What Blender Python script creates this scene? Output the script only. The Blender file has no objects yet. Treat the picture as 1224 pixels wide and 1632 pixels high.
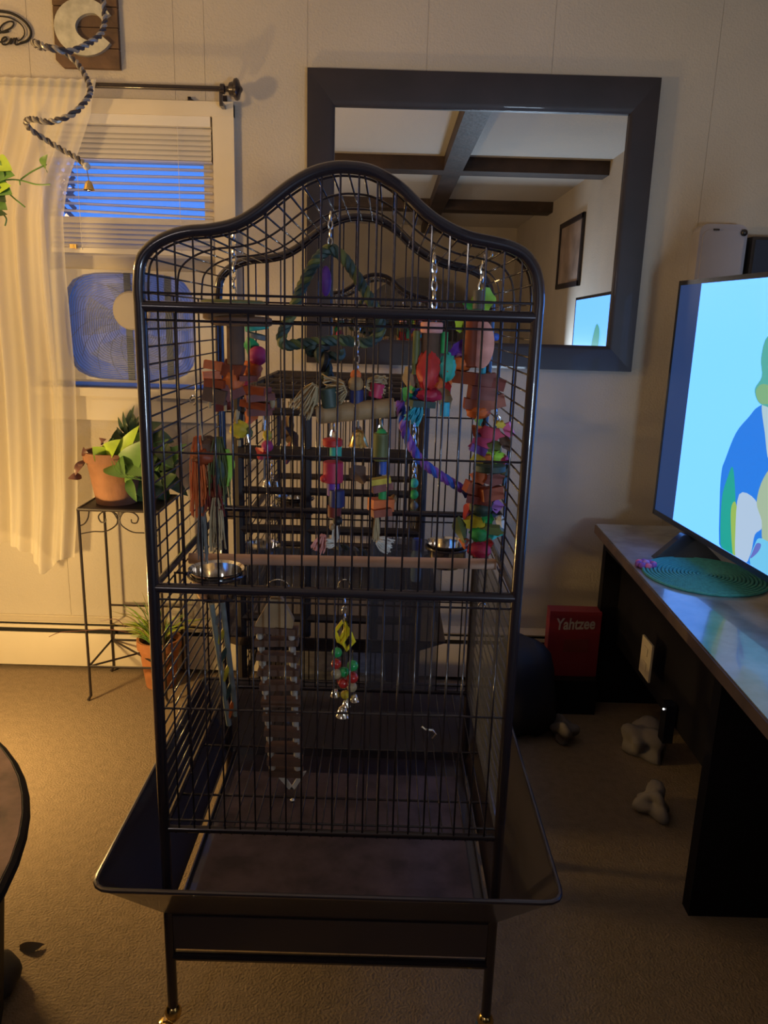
import bpy, bmesh, math, random
from mathutils import Vector, Matrix
random.seed(7)
scene = bpy.context.scene
C = scene.collection
PI = math.pi
# ---------------------------------------------------------------- camera
F, PITCH, ROLL, H = 1228.0, math.radians(14), math.radians(1.65), 1.38
cp, sp, cr, sr = math.cos(PITCH), math.sin(PITCH), math.cos(ROLL), math.sin(ROLL)
cd = bpy.data.cameras.new('camera'); cam = bpy.data.objects.new('camera', cd); C.objects.link(cam)
cd.sensor_fit = 'VERTICAL'; cd.sensor_height = 24; cd.lens = F / 1632 * 24; cd.clip_start = .02
R = Matrix(((cr, -sr, 0), (sr * sp, cr * sp, -cp), (sr * cp, cr * cp, sp)))
cam.matrix_world = Matrix.Translation((0, 0, H)) @ R.to_4x4()
scene.camera = cam
# ---------------------------------------------------------------- world, exposure
scene.view_settings.view_transform = 'Standard'; scene.view_settings.look = 'None'
scene.view_settings.gamma = 1; scene.view_settings.use_curve_mapping = False
scene.view_settings.exposure = 0.0
w = bpy.data.worlds.new('dusk'); scene.world = w; w.use_nodes = True
bg = w.node_tree.nodes['Background']; bg.inputs[0].default_value = (.05, .26, 1.0, 1); bg.inputs[1].default_value = 1.05
# ---------------------------------------------------------------- low lamp at left; uplighter, pendant and panel fills added unseen
def light(name, typ, loc, power, col, **k):
    l = bpy.data.lights.new(name, typ); l.energy = power; l.color = col
    for a, b in k.items(): setattr(l, a, b)
    o = bpy.data.objects.new(name, l); C.objects.link(o); o.location = loc; return o
LX, LY, LZ = -1.9, 1.6, 1.7
DX, DY, DZ = -1.40, 1.97, .50
light('added_warm_light', 'POINT', (LX, LY, LZ), 48, (1, .63, .22), shadow_soft_size=.07)  # upper warm light, added for the walls and curtain top
light('low_lamp_light', 'POINT', (DX, DY, DZ), 36, (1, .65, .23), shadow_soft_size=.05)
light('ceiling_fill_light', 'POINT', (-1.0, -1.1, 1.75), 10, (1, .90, .84), shadow_soft_size=.12)  # added fill for the reflected ceiling and far walls
o = light('cool_fill_light', 'AREA', (1.0, -.9, .98), 24, (.60, .79, 1), size=.3); o.rotation_euler = (math.radians(95), 0, 0)  # added cool fill for the back wall right of the cage

# ---------------------------------------------------------------- helpers
def ray(x, y):
    a, b = x - 612, 816 - y
    a, b = a * cr - b * sr, a * sr + b * cr
    return Vector((a / F, cp + b / F * sp, -sp + b / F * cp))
def at(x, y, Y):
    r = ray(x, y); t = Y / r.y
    return Vector((r.x * t, Y, H + r.z * t))
def atz(x, y, z):
    r = ray(x, y); t = (z - H) / r.z
    return Vector((r.x * t, r.y * t, z))
def pxm(Y): return Y / F * 1.02       # metres per photograph pixel at depth Y

MATS = {}
def mat(name, col, rough=.6, metal=0, var=.0, vs=8, bump=0, bs=60, emit=None, es=1, trans=0, coat=0, alpha=1, spec=.5):
    if name in MATS: return MATS[name]
    m = bpy.data.materials.new(name); m.use_nodes = True; nt = m.node_tree; b = nt.nodes['Principled BSDF']
    b.inputs['Base Color'].default_value = (*col, 1); b.inputs['Roughness'].default_value = rough
    b.inputs['Metallic'].default_value = metal; b.inputs['Coat Weight'].default_value = coat
    b.inputs['Transmission Weight'].default_value = trans; b.inputs['Alpha'].default_value = alpha
    b.inputs['Specular IOR Level'].default_value = spec
    tc = nt.nodes.new('ShaderNodeTexCoord')
    if var:
        n = nt.nodes.new('ShaderNodeTexNoise'); n.inputs['Scale'].default_value = vs; n.inputs['Detail'].default_value = 4
        nt.links.new(tc.outputs['Object'], n.inputs['Vector'])
        r = nt.nodes.new('ShaderNodeValToRGB'); nt.links.new(n.outputs['Fac'], r.inputs[0])
        r.color_ramp.elements[0].position = .3; r.color_ramp.elements[1].position = .7
        r.color_ramp.elements[0].color = (*[c * (1 - var) for c in col], 1); r.color_ramp.elements[1].color = (*[min(1, c * (1 + var)) for c in col], 1)
        nt.links.new(r.outputs[0], b.inputs['Base Color'])
    if bump:
        n = nt.nodes.new('ShaderNodeTexNoise'); n.inputs['Scale'].default_value = bs; n.inputs['Detail'].default_value = 3
        nt.links.new(tc.outputs['Object'], n.inputs['Vector'])
        bu = nt.nodes.new('ShaderNodeBump'); bu.inputs['Strength'].default_value = bump; bu.inputs['Distance'].default_value = .01
        nt.links.new(n.outputs['Fac'], bu.inputs['Height']); nt.links.new(bu.outputs[0], b.inputs['Normal'])
    if emit: b.inputs['Emission Color'].default_value = (*emit, 1); b.inputs['Emission Strength'].default_value = es
    MATS[name] = m; return m

class MB:
    """collects shapes and links them as ONE mesh object"""
    def __init__(s): s.v = []; s.f = []; s.sm = []
    def add(s, vs, fs, smooth=False):
        n = len(s.v); s.v += [tuple(v) for v in vs]; s.f += [tuple(i + n for i in f) for f in fs]; s.sm += [smooth] * len(fs); return s
    def box(s, c, d, rot=None):
        c = Vector(c); x, y, z = [k / 2 for k in d]; vs = []
        for a in (-1, 1):
            for b in (-1, 1):
                for e in (-1, 1):
                    p = Vector((a * x, b * y, e * z))
                    if rot: p = rot @ p
                    vs.append(c + p)
        return s.add(vs, [(0, 1, 3, 2), (4, 6, 7, 5), (0, 4, 5, 1), (2, 3, 7, 6), (0, 2, 6, 4), (1, 5, 7, 3)])
    def bbox(s, a, b): return s.box([(a[i] + b[i]) / 2 for i in range(3)], [abs(b[i] - a[i]) for i in range(3)])
    def tube(s, pts, r, n=8, closed=False, cap=True):
        pts = [Vector(p) for p in pts]; m = len(pts); rings = []
        up = None
        for i, p in enumerate(pts):
            if closed: t = pts[(i + 1) % m] - pts[i - 1]
            else: t = pts[min(i + 1, m - 1)] - pts[max(i - 1, 0)]
            if t.length < 1e-9: t = Vector((0, 0, 1))
            t.normalize()
            if up is None: up = t.orthogonal().normalized()
            else:
                up = up - t * up.dot(t)
                up = up.normalized() if up.length > 1e-6 else t.orthogonal().normalized()
            b = t.cross(up); rr = r[i] if isinstance(r, (list, tuple)) else r
            rings.append([p + (up * math.cos(2 * PI * k / n) + b * math.sin(2 * PI * k / n)) * rr for k in range(n)])
        vs = [v for g in rings for v in g]; fs = []
        for i in range(m if closed else m - 1):
            j = (i + 1) % m
            for k in range(n): fs.append((i * n + k, i * n + (k + 1) % n, j * n + (k + 1) % n, j * n + k))
        if cap and not closed: fs += [tuple(range(n))[::-1], tuple((m - 1) * n + k for k in range(n))]
        return s.add(vs, fs, True)
    def lathe(s, prof, c=(0, 0, 0), n=24, rot=None, cap=True):
        c = Vector(c); vs = []; fs = []
        for r, z in prof:
            for k in range(n):
                p = Vector((r * math.cos(2 * PI * k / n), r * math.sin(2 * PI * k / n), z))
                if rot: p = rot @ p
                vs.append(c + p)
        for i in range(len(prof) - 1):
            for k in range(n): fs.append((i * n + k, i * n + (k + 1) % n, (i + 1) * n + (k + 1) % n, (i + 1) * n + k))
        if cap: fs += [tuple(range(n))[::-1], tuple((len(prof) - 1) * n + k for k in range(n))]
        return s.add(vs, fs, True)
    def ball(s, c, r, n=14, sq=(1, 1, 1), rot=None):
        m = max(6, n // 2)
        prof = [(math.sin(PI * i / m) * r + 1e-5, -math.cos(PI * i / m) * r) for i in range(m + 1)]
        vs0 = len(s.v); s.lathe(prof, (0, 0, 0), n)
        for i in range(vs0, len(s.v)):
            p = Vector([s.v[i][k] * sq[k] for k in range(3)])
            if rot: p = rot @ p
            s.v[i] = tuple(p + Vector(c))
        return s
    def prism(s, poly, off, smooth=False):
        """closed polygon extruded along the vector off"""
        n = len(poly); off = Vector(off); vs = [Vector(p) for p in poly] + [Vector(p) + off for p in poly]
        return s.add(vs, [tuple(range(n))[::-1], tuple(range(n, 2 * n))] + [(i, (i + 1) % n, n + (i + 1) % n, n + i) for i in range(n)], smooth)
    def mesh(s, name, m):
        me = bpy.data.meshes.new(name); me.from_pydata(s.v, [], s.f); me.update()
        for i, p in enumerate(me.polygons): p.use_smooth = s.sm[i]
        bm = bmesh.new(); bm.from_mesh(me); bmesh.ops.recalc_face_normals(bm, faces=bm.faces); bm.to_mesh(me); bm.free()
        if m: me.materials.append(m)
        return me
    def build(s, name, m, parent=None, sharp=True):
        me = s.mesh(name, m)
        if sharp: me.set_sharp_from_angle(angle=math.radians(40))
        return link(name, me, parent)
def link(name, me, parent=None, loc=None):
    o = bpy.data.objects.new(name, me); C.objects.link(o)
    if loc is not None: o.location = loc
    if parent: put(o, parent)
    return o
def put(o, p):
    o.parent = p
    o.matrix_parent_inverse = p.matrix_basis.inverted()      # every matrix_basis here is a world matrix
def tag(o, label=None, cat=None, group=None, kind=None):
    if label: o['label'] = label
    if cat: o['category'] = cat
    if group: o['group'] = group
    if kind: o['kind'] = kind
    return o
def thing(name, label, cat, loc, group=None):
    o = bpy.data.objects.new(name, None); C.objects.link(o); o.location = loc; o.empty_display_size = .05
    return tag(o, label, cat, group)
def struct(name, mb, m): return tag(mb.build(name, m), kind='structure')
def smooth_path(pts, k=6, closed=False):
    pts = [Vector(p) for p in pts]; n = len(pts); out = []
    for i in range(n if closed else n - 1):
        if closed: p0, p1, p2, p3 = pts[i - 1], pts[i], pts[(i + 1) % n], pts[(i + 2) % n]
        else: p0, p1, p2, p3 = pts[max(i - 1, 0)], pts[i], pts[i + 1], pts[min(i + 2, n - 1)]
        for j in range(k):
            t = j / k
            out.append(.5 * ((2 * p1) + (p2 - p0) * t + (2 * p0 - 5 * p1 + 4 * p2 - p3) * t * t + (3 * p1 - p0 - 3 * p2 + p3) * t ** 3))
    if not closed: out.append(pts[-1])
    return out
def lerp(a, b, t): return a + (b - a) * t
def helix(path, R, turns, phase, n=None):
    """strand wound around a path"""
    out = []; m = len(path)
    for i, p in enumerate(path):
        t = (path[min(i + 1, m - 1)] - path[max(i - 1, 0)]).normalized()
        u = t.cross(Vector((.13, .97, .2))).normalized(); b = t.cross(u)
        a = phase + turns * 2 * PI * i / (m - 1)
        out.append(p + (u * math.cos(a) + b * math.sin(a)) * R)
    return out
def resample(path, n):
    L = [0]
    for i in range(1, len(path)): L.append(L[-1] + (path[i] - path[i - 1]).length)
    out = []; j = 0
    for k in range(n):
        d = L[-1] * k / (n - 1)
        while j < len(L) - 2 and L[j + 1] < d: j += 1
        out.append(path[j].lerp(path[j + 1], (d - L[j]) / max(1e-9, L[j + 1] - L[j])))
    return out
def rope(mbs, path, r, pitch):
    """strands of a twisted rope, one MB per strand; pitch = metres per turn"""
    L = sum((path[i + 1] - path[i]).length for i in range(len(path) - 1))
    turns = L / pitch; path = resample(path, max(12, int(turns * 10))); n = len(mbs)
    for k, mb in enumerate(mbs): mb.tube(helix(path, r * .5, turns, 2 * PI * k / n), r * .58, 6)

# ---------------------------------------------------------------- materials
wall_m = mat('painted_panelling', (.50, .44, .37), .75, var=.05, vs=3, bump=.25, bs=140)
trim_m = mat('cream_trim_paint', (.66, .58, .46), .5, var=.04, vs=5)
ceil_m = mat('ceiling_plaster', (.62, .58, .53), .9, bump=.3, bs=60)
beam_m = mat('dark_beam_wood', (.045, .026, .02), .6, var=.4, vs=6, bump=.3, bs=30)
carpet_m = mat('tan_carpet', (.27, .20, .135), .95, var=.10, vs=40, bump=.45, bs=170, spec=.1)
iron = mat('dark_bronze_iron', (.03, .023, .03), .27, .45, coat=.5)
iron2 = mat('brown_black_iron', (.035, .026, .027), .45, .3)
mirror_wood = mat('espresso_wood', (.016, .010, .014), .5, var=.3, vs=9, coat=.1)
steel = mat('polished_steel', (.75, .74, .72), .12, 1)
chain_m = mat('nickel_chain', (.7, .7, .72), .22, 1)
brass = mat('brass', (.75, .55, .22), .2, 1)
terracotta = mat('terracotta', (.32, .15, .085), .8, var=.2, vs=14, bump=.2, bs=60)

# ================================================================ THE ROOM
WY, ZC, XR, XL, YB = 2.87, 2.47, 1.47, -2.7, -3.9
fl = MB(); n = 60
fl.bbox((XL - .1, YB - .1, -.08), (XR + .1, WY + .1, 0)); struct('floor', fl, carpet_m)
struct('ceiling', MB().bbox((XL - .1, YB - .1, ZC), (XR + .1, WY + .1, ZC + .1)), ceil_m)
struct('wall_right', MB().bbox((XR, YB - .1, 0), (XR + .1, WY + .1, ZC)), wall_m)
struct('wall_left', MB().bbox((XL - .1, YB - .1, 0), (XL, WY + .1, ZC)), wall_m)
struct('wall_front', MB().bbox((XL, YB - .1, 0), (XR, YB, ZC)), wall_m)
# back wall: grooved panels round the window opening
HX0, HX1, HZ0, HZ1 = -1.22, -.615, 1.11, 2.035
bw = struct('wall_back', MB().bbox((XL, WY + .0025, 0), (HX0, WY + .1, ZC)).bbox((HX1, WY + .0025, 0), (XR, WY + .1, ZC))
            .bbox((HX0, WY + .0025, 0), (HX1, WY + .1, HZ0)).bbox((HX0, WY + .0025, HZ1), (HX1, WY + .1, ZC)), wall_m)
edges = [XL, -2.15, -1.74, -1.233, -.747, -.645, -.30, .10, .52, 1.07, XR]
for a, b in zip(edges[:-1], edges[1:]):
    a += .0006; b -= .0006
    cuts = []
    if b <= HX0 or a >= HX1: cuts.append((a, b, 0, ZC))
    else:
        cuts += [(a, b, 0, HZ0), (a, b, HZ1, ZC)]
        if a < HX0 < b: cuts.append((a, HX0, HZ0, HZ1))
        if a < HX1 < b: cuts.append((HX1, b, HZ0, HZ1))
    for x0, x1, z0, z1 in cuts: MB().bbox((x0, WY, z0), (x1, WY + .0024, z1)).build('panel', wall_m, bw)
# ceiling beams, seen in the mirror
tag(MB().bbox((.34, YB, ZC - .09), (.47, 1.72, ZC)).build('ceiling_beam', beam_m), 'dark wood ceiling beam running lengthwise, crossing the others in the mirror', 'beam')
def roundbeam(y0, y1, label):
    m = MB()
    for a, b in ((XL, .34), (.47, XR)): m.bbox((a, y0, ZC - .09), (b, y1, ZC))
    tag(m.build('ceiling_beam', beam_m), label, 'beam')
roundbeam(-.13, .05, 'dark wood cross beam nearer the mirror, upper of the two reflected')
roundbeam(-2.07, -1.83, 'dark wood cross beam farther off, lower of the two reflected')
# door in the wall behind, a plain slab seen only in the mirror
# baseboard heater along the back wall
hz = .205
ht = thing('baseboard_heater', 'long cream baseboard heater with dark slots along the back wall', 'heater', (-.6, WY - .03, 0))
x0, x1 = XL + .05, .72
MB().bbox((x0, WY - .012, .0), (x1, WY, hz)).build('back_plate', trim_m, ht)
hzz = lambda y: at(100, y, WY - .062).z
MB().prism([(x0, WY - .002, hz), (x0, WY - .060, hz - .008), (x0, WY - .062, hzz(991)), (x0, WY - .058, hzz(991)), (x0, WY - .056, hz - .012), (x0, WY - .002, hz - .006)], (x1 - x0, 0, 0)).build('top_cover', trim_m, ht)
MB().prism([(x0, WY - .068, .018), (x0, WY - .068, hzz(1022)), (x0, WY - .061, hzz(1009)), (x0, WY - .056, hzz(1009)), (x0, WY - .060, hzz(1024)), (x0, WY - .062, .018)], (x1 - x0, 0, 0)).build('front_panel', trim_m, ht)
dk = mat('slot_black', (.012, .01, .01), .8)
MB().bbox((x0, WY - .045, .03), (x1, WY - .012, hz - .014)).build('heating_fins', dk, ht)
MB().bbox((x0, WY - .064, hzz(1001.5)), (x1, WY - .058, hzz(996.5))).build('damper_strip', trim_m, ht)
for xe in (x0, x1): MB().bbox((xe - .012, WY - .07, 0), (xe + .012, WY, hz + .003)).build('end_cap', trim_m, ht)
struct('baseboard_back', MB().bbox((.75, WY - .014, 0), (XR, WY, .085)), trim_m)

# ================================================================ WINDOW
wf = MB()
for a, b in (((HX0 - .05, WY - .022, HZ0 - .02), (HX0 + .005, WY, HZ1 + .035)), ((HX1 - .005, WY - .022, HZ0 - .02), (HX1 + .068, WY, HZ1 + .035)),
             ((HX0 - .05, WY - .024, HZ1 - .004), (HX1 + .068, WY, HZ1 + .042))): wf.bbox(a, b)
win = struct('window_1', wf, trim_m)
sill = MB().bbox((HX0 - .08, WY - .05, HZ0 - .03), (HX1 + .09, WY + .02, HZ0)).bbox((HX0 - .06, WY - .02, HZ0 - .12), (HX1 + .07, WY, HZ0 - .03)).build('window_sill', trim_m, win)
zr0, zr1 = 1.515, 1.603      # meeting rail
sash = MB()
sash.bbox((HX0, WY + .03, zr0), (HX1, WY + .07, zr1))
sash.bbox((HX0, WY + .04, HZ0), (HX0 + .03, WY + .07, HZ1)).bbox((HX1 - .052, WY + .04, zr1), (HX1, WY + .07, HZ1)).bbox((HX0, WY + .04, HZ1 - .145), (HX1, WY + .07, HZ1))
sash.bbox((HX1 - .02, WY + .04, HZ0), (HX1, WY + .07, zr0)).build('sash', trim_m, win)
haze_m = mat('haze_sheet', (.62, .66, .85), .9, alpha=.5)  # lavender sheet that paints the pale daylight haze behind the fan
MB().bbox((HX0, WY + .060, HZ0), (HX1, WY + .061, zr0)).build('haze_sheet', haze_m, win)
glassm = mat('window_glass', (.9, .95, 1), .03, alpha=.06)
MB().bbox((HX0 + .03, WY + .052, zr1), (HX1 - .052, WY + .056, HZ1 - .145)).build('pane', glassm, win)
MB().box((at(122, 404, WY).x, WY - .022, 1.600), (.022, .016, .014)).build('sash_lock', brass, win)
# blind
bl = thing('window_blind', 'off-white slatted blind, partly open on blue dusk, in the window top half', 'blind', (-.92, WY - .02, HZ1))
slat_m = mat('blind_vinyl', (.70, .66, .62), .45)
bx0, bx1 = -1.20, -.628
MB().bbox((bx0, WY - .018, HZ1 - .036), (bx1, WY + .012, HZ1 - .002)).build('headrail', slat_m, bl)
def slatmesh(tilt):
    m = MB(); L = bx1 - bx0; pr = []
    for i in range(5):
        a = (i / 4 - .5) * .025; pr.append((a * math.cos(tilt), a * math.sin(tilt) + .0018 * (1 - (i / 2 - 1) ** 2)))
    m.add([(x, p[0], p[1]) for x in (-L / 2, L / 2) for p in pr], [(i, i + 1, i + 6, i + 5) for i in range(4)], True)
    m.add([(x, p[0], p[1] - .001) for x in (-L / 2, L / 2) for p in pr], [(i, i + 1, i + 6, i + 5) for i in range(4)], True)
    return m.mesh('slat', slat_m)
open_s, shut_s = slatmesh(math.radians(-12)), slatmesh(math.radians(58))
z = HZ1 - .05; k = 0
while z > 1.60:
    shut = z < 1.715 or z > 1.90
    s = link('slat', shut_s if shut else open_s, bl, ((bx0 + bx1) / 2, WY - .004, z))
    s.rotation_euler.y = random.uniform(-.004, .004) + (.02 if 1.715 < z < 1.76 else 0)
    z -= .0162 if shut else .0245; k += 1
MB().bbox((bx0, WY - .016, 1.580), (bx1, WY + .01, 1.597)).build('bottom_rail', slat_m, bl)
for x in (-1.09, -.74): MB().tube([(x, WY - .018, HZ1 - .03), (x, WY - .018, 1.59)], .0008, 5).build('ladder_cord', slat_m, bl)
# box fan in the lower opening
cx, cz = at(210, 520, WY).x, at(210, 522, WY).z
fan = thing('box_fan', 'square box fan with round-cornered grille set in the lower window opening', 'fan', (cx, WY + .01, HZ0))
fan_m = mat('fan_plastic', (.50, .47, .45), .5)
grill_m = mat('fan_wire', (.12, .14, .2), .4)
def squircle(r, y, n=40, p=4.2):
    out = []
    for i in range(n):
        a = 2 * PI * i / n; c, s_ = math.cos(a), math.sin(a)
        q = r / (abs(c) ** p + abs(s_) ** p) ** (1 / p); out.append(Vector((cx + c * q * 1.03, y, cz + s_ * q * .83)))
    return out
hs = MB(); rr = .228
o1, i1 = squircle(rr, WY - .012), squircle(rr, WY + .028)
wr = .318
outer = []
for p in o1:
    d = Vector((p.x - cx, 0, p.z - cz)); kx = max(abs(d.x) / (wr), abs(d.z) / (.198)); outer.append(Vector((cx + d.x / kx, WY - .012, cz + d.z / kx)))
n = len(o1)
hs.add(o1 + outer, [(i, (i + 1) % n, n + (i + 1) % n, n + i) for i in range(n)])
hs.add(outer + [p + Vector((0, .04, 0)) for p in outer], [(i, (i + 1) % n, n + (i + 1) % n, n + i) for i in range(n)])
hs.add(o1 + i1, [(i, (i + 1) % n, n + (i + 1) % n, n + i) for i in range(n)])
hs.build('housing', fan_m, fan)
g = MB(); q = .045
while q < rr:
    g.tube(squircle(q, WY - .008, 36, 2 + 2.2 * (q / rr) ** 2), .0011, 4, closed=True); q += .0078
gg = g.build('grille', grill_m, fan); tag(gg, kind='stuff')
g = MB(); q = .05
for i in range(16):
    a = 2 * PI * i / 16 + .1
    g.tube([(cx + math.cos(a + t * .9) * (.05 + t * .17) * 1.02, WY - .006, cz + math.sin(a + t * .9) * (.05 + t * .17) * .85) for t in (0, .25, .5, .75, 1)], .0012, 4)
tag(g.build('radial_wires', grill_m, fan), kind='stuff')
hub = at(209, 495, WY - .02)
MB().lathe([(.068, 0), (.068, .006), (.062, .012), (.001, .014)], (hub.x, WY - .008, hub.z), 32, Matrix.Rotation(PI / 2, 3, 'X')).build('centre_disc', mat('fan_disc', (.40, .36, .34), .5), fan)
for x in (hub.x - .015, hub.x + .13): MB().bbox((x - .012, WY - .005, cz - .19), (x + .012, WY + .001, cz + .19)).build('strut', grill_m, fan)
bm_ = mat('fan_blade', (.28, .34, .6), .6, alpha=.3)
for k in range(5):
    a = k * 2 * PI / 5 + .4; pts = []
    for t, wd in ((.05, .02), (.12, .06), (.185, .085)):
        for s_ in (-1, 1): pts.append(Vector((hub.x + math.cos(a) * t - math.sin(a) * s_ * wd, WY + .016 + s_ * .008, cz + (math.sin(a) * t + math.cos(a) * s_ * wd) * .85)))
    MB().add(pts, [(0, 1, 3, 2), (2, 3, 5, 4)], True).add([p + Vector((0, .002, 0)) for p in pts], [(0, 1, 3, 2), (2, 3, 5, 4)], True).build('blade', bm_, fan)
# outside: lattice panel with porch bulbs, neighbour's siding
lat = thing('garden_lattice', 'white lattice outside, left edge of the window, bulbs glowing behind', 'lattice', (-1.3, 3.45, 0))
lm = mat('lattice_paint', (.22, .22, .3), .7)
lx0, lx1 = at(60, 300, 3.45).x, at(119, 300, 3.45).x
for i in range(-6, 34):
    for s_ in (1, -1):
        z0 = 1.5 + i * .045
        a, b = Vector((lx0, 3.45 + s_ * .004, z0)), Vector((lx1, 3.45 + s_ * .004, z0 + s_ * (lx1 - lx0)))
        if min(a.z, b.z) < 1.72 or max(a.z, b.z) > 2.6: continue
        d = (b - a); MB().box((a + b) / 2, (d.length, .006, .016), Matrix.Rotation(-math.atan2(d.z, d.x), 3, 'Y')).build('slat', lm, lat)
bulb_m = mat('porch_bulb', (1, .8, .5), .5, emit=(1, .62, .33), es=1.5)
pb = thing('string_lights', 'string of small warm bulbs glowing behind the lattice outside', 'lights', at(104, 291, 3.52))
bp = [at(x, y, 3.52) for x, y in ((104, 270), (104, 291), (97, 304), (112, 304), (105, 318), (95, 327), (108, 345), (108, 420))]
MB().tube(bp, .002, 5).build('cable', dk_ := mat('cable_black', (.02, .02, .02), .6), pb)
for p in bp[1:-1]: MB().ball(p, .013, 12).build('bulb', bulb_m, pb)
sd = thing('neighbour_wall', 'pale clapboard wall outside, seen through the window fan', 'wall', (-1.0, 4.4, 0))
sm_ = mat('clapboard', (.8, .74, .78), .7)
for i in range(15):
    z0 = .62 + i * .075
    MB().prism([(-3, 4.4, z0), (-3, 4.375, z0), (-3, 4.393, z0 + .08), (-3, 4.4, z0 + .08)], (4.2, 0, 0)).build('board', sm_, sd)

# ================================================================ CURTAIN, ROD
rodz, rody = at(260, 139, 2.80).z, 2.80
rod = thing('curtain_rod', 'dark bronze curtain rod with stepped finial above the window', 'rod', (-1.0, rody, rodz))
rx1 = at(350, 139, 2.8).x
MB().tube([(-1.9, rody, rodz), (rx1, rody, rodz)], .0085, 12).build('pole', iron, rod)
MB().lathe([(.010, 0), (.016, .004), (.016, .016), (.009, .020), (.009, .027), (.020, .033), (.024, .046), (.032, .050), (.034, .058), (.030, .064), (.012, .070), (.004, .076)], (rx1, rody, rodz), 24, Matrix.Rotation(PI / 2, 3, 'Y')).build('finial', iron, rod)
MB().box((rx1 + .004, 2.835, rodz - .045), (.012, .065, .012)).box((rx1 + .004, 2.863, rodz - .04), (.016, .012, .07)).box((rx1 + .004, rody, rodz - .025), (.01, .01, .05)).build('bracket', iron, rod)
b0 = at(308, 163, 2.86)
tag(MB().box(b0, (.035, .012, .012), Matrix.Rotation(.5, 3, 'Y')).box(b0 + Vector((-.012, .002, .006)), (.01, .014, .02)).build('wall_hook', iron), 'small dark hook fixed to the wall under the curtain rod', 'hook')
cm = bpy.data.materials.new('sheer_curtain'); cm.use_nodes = True; nt = cm.node_tree; nt.nodes.clear()
out = nt.nodes.new('ShaderNodeOutputMaterial'); d = nt.nodes.new('ShaderNodeBsdfDiffuse'); t = nt.nodes.new('ShaderNodeBsdfTranslucent'); tr = nt.nodes.new('ShaderNodeBsdfTransparent')
d.inputs[0].default_value = (.90, .84, .72, 1); t.inputs[0].default_value = (.90, .84, .72, 1)
m1 = nt.nodes.new('ShaderNodeMixShader'); m2 = nt.nodes.new('ShaderNodeMixShader'); m1.inputs[0].default_value = .4; m2.inputs[0].default_value = .36
nt.links.new(d.outputs[0], m1.inputs[1]); nt.links.new(t.outputs[0], m1.inputs[2]); nt.links.new(m1.outputs[0], m2.inputs[1]); nt.links.new(tr.outputs[0], m2.inputs[2]); nt.links.new(m2.outputs[0], out.inputs[0])
# right edge (photo) sampled down the height; the hem is uneven
edge = [(157, 134), (146, 180), (128, 235), (108, 290), (100, 350), (104, 430), (112, 520), (120, 600), (124, 700), (126, 800), (122, 890)]
ez = [at(x, y, rody) for x, y in edge]
def edge_x(z):
    for a, b in zip(ez[:-1], ez[1:]):
        if b.z <= z <= a.z: return lerp(b.x, a.x, (z - b.z) / (a.z - b.z))
    return ez[0].x if z > ez[0].z else ez[-1].x
hem = [(-200, 840), (0, 868), (25, 888), (60, 908), (82, 892), (105, 882), (125, 884)]
nu, nv = 150, 50; vs = []; fs = []
ztop = rodz + .012
for j in range(nv + 1):
    v = j / nv
    for i in range(nu + 1):
        u = i / nu
        zz = lerp(ztop, .45, v); xr = edge_x(zz); x = lerp(-1.9, xr, u)
        # hem height by column
        px = lerp(-330, 125, u); hy = 868
        for a, b in zip(hem[:-1], hem[1:]):
            if a[0] <= px <= b[0]: hy = lerp(a[1], b[1], (px - a[0]) / (b[0] - a[0]))
        zh = at(60, hy, rody).z
        zz = lerp(ztop, zh, v); xr = edge_x(zz); x = lerp(-1.9, xr, u)
        am = .010 + .016 * v
        y = rody - .012 - am * (math.sin(u * 62 + 1.5 * math.sin(u * 9 + v * 2)) + .5 * math.sin(u * 117 + v * 3)) - .02 * v
        if v < .06: y = rody - .018 - .005 * math.sin(u * 160)
        vs.append((x, y, zz))
for j in range(nv):
    for i in range(nu):
        a = j * (nu + 1) + i; fs.append((a, a + 1, a + nu + 2, a + nu + 1))
tag(MB().add(vs, fs, True).build('sheer_curtain', cm, None, False), 'white sheer curtain hanging from the rod at the left of the window', 'curtain')

# ================================================================ WALL ART
pq = thing('letter_plaque', 'brown board plaque with a large galvanised letter C above the window', 'plaque', at(141, 112, WY))
pw = mat('plaque_wood', (.12, .065, .035), .7, var=.35, vs=9, bump=.3, bs=40)
px0, px1 = at(90, 50, WY).x, at(191, 50, WY).x
zs = [at(140, y, WY).z for y in (112, 80, 47, 14, -20, -40)]
for k in range(5):
    a, b = zs[k] + .0015, zs[k + 1] - .0015
    if k == 0: MB().prism([(px0 + .022, WY, a), (px1, WY, a), (px1, WY, b), (px0, WY, b), (px0, WY, a + .022)], (0, -.02 - .001, 0)).build('board', pw, pq)
    else: MB().bbox((px0, WY - .02 - .0015 * (k % 2), a), (px1, WY, b)).build('board', pw, pq)
cpts = []
cc = at(133, 44, WY - .03)
outerC, innerC = [], []
for i in range(33):
    a = math.radians(28 + i * (300 / 32))
    outerC.append(Vector((cc.x + math.cos(a) * .098 + .004, WY - .02, cc.z + math.sin(a) * .085)))
    wd = .040 + .022 * math.sin(min(1, max(0, (i - 3) / 26)) * PI)
    innerC.append(Vector((cc.x + math.cos(a) * (.098 - wd) + .012, WY - .02, cc.z + math.sin(a) * (.085 - wd * .95))))
n = 33; off = Vector((0, -.018, 0)); pv = outerC + innerC + [p + off for p in outerC] + [p + off for p in innerC]; fc = []
for i in range(n - 1):
    fc += [(i, i + 1, n + i + 1, n + i), (2 * n + i, 2 * n + i + 1, 3 * n + i + 1, 3 * n + i), (i, i + 1, 2 * n + i + 1, 2 * n + i), (n + i, n + i + 1, 3 * n + i + 1, 3 * n + i)]
fc += [(0, n, 3 * n, 2 * n), (n - 1, 2 * n - 1, 4 * n - 1, 3 * n - 1)]
cl = MB().add(pv, fc)
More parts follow.
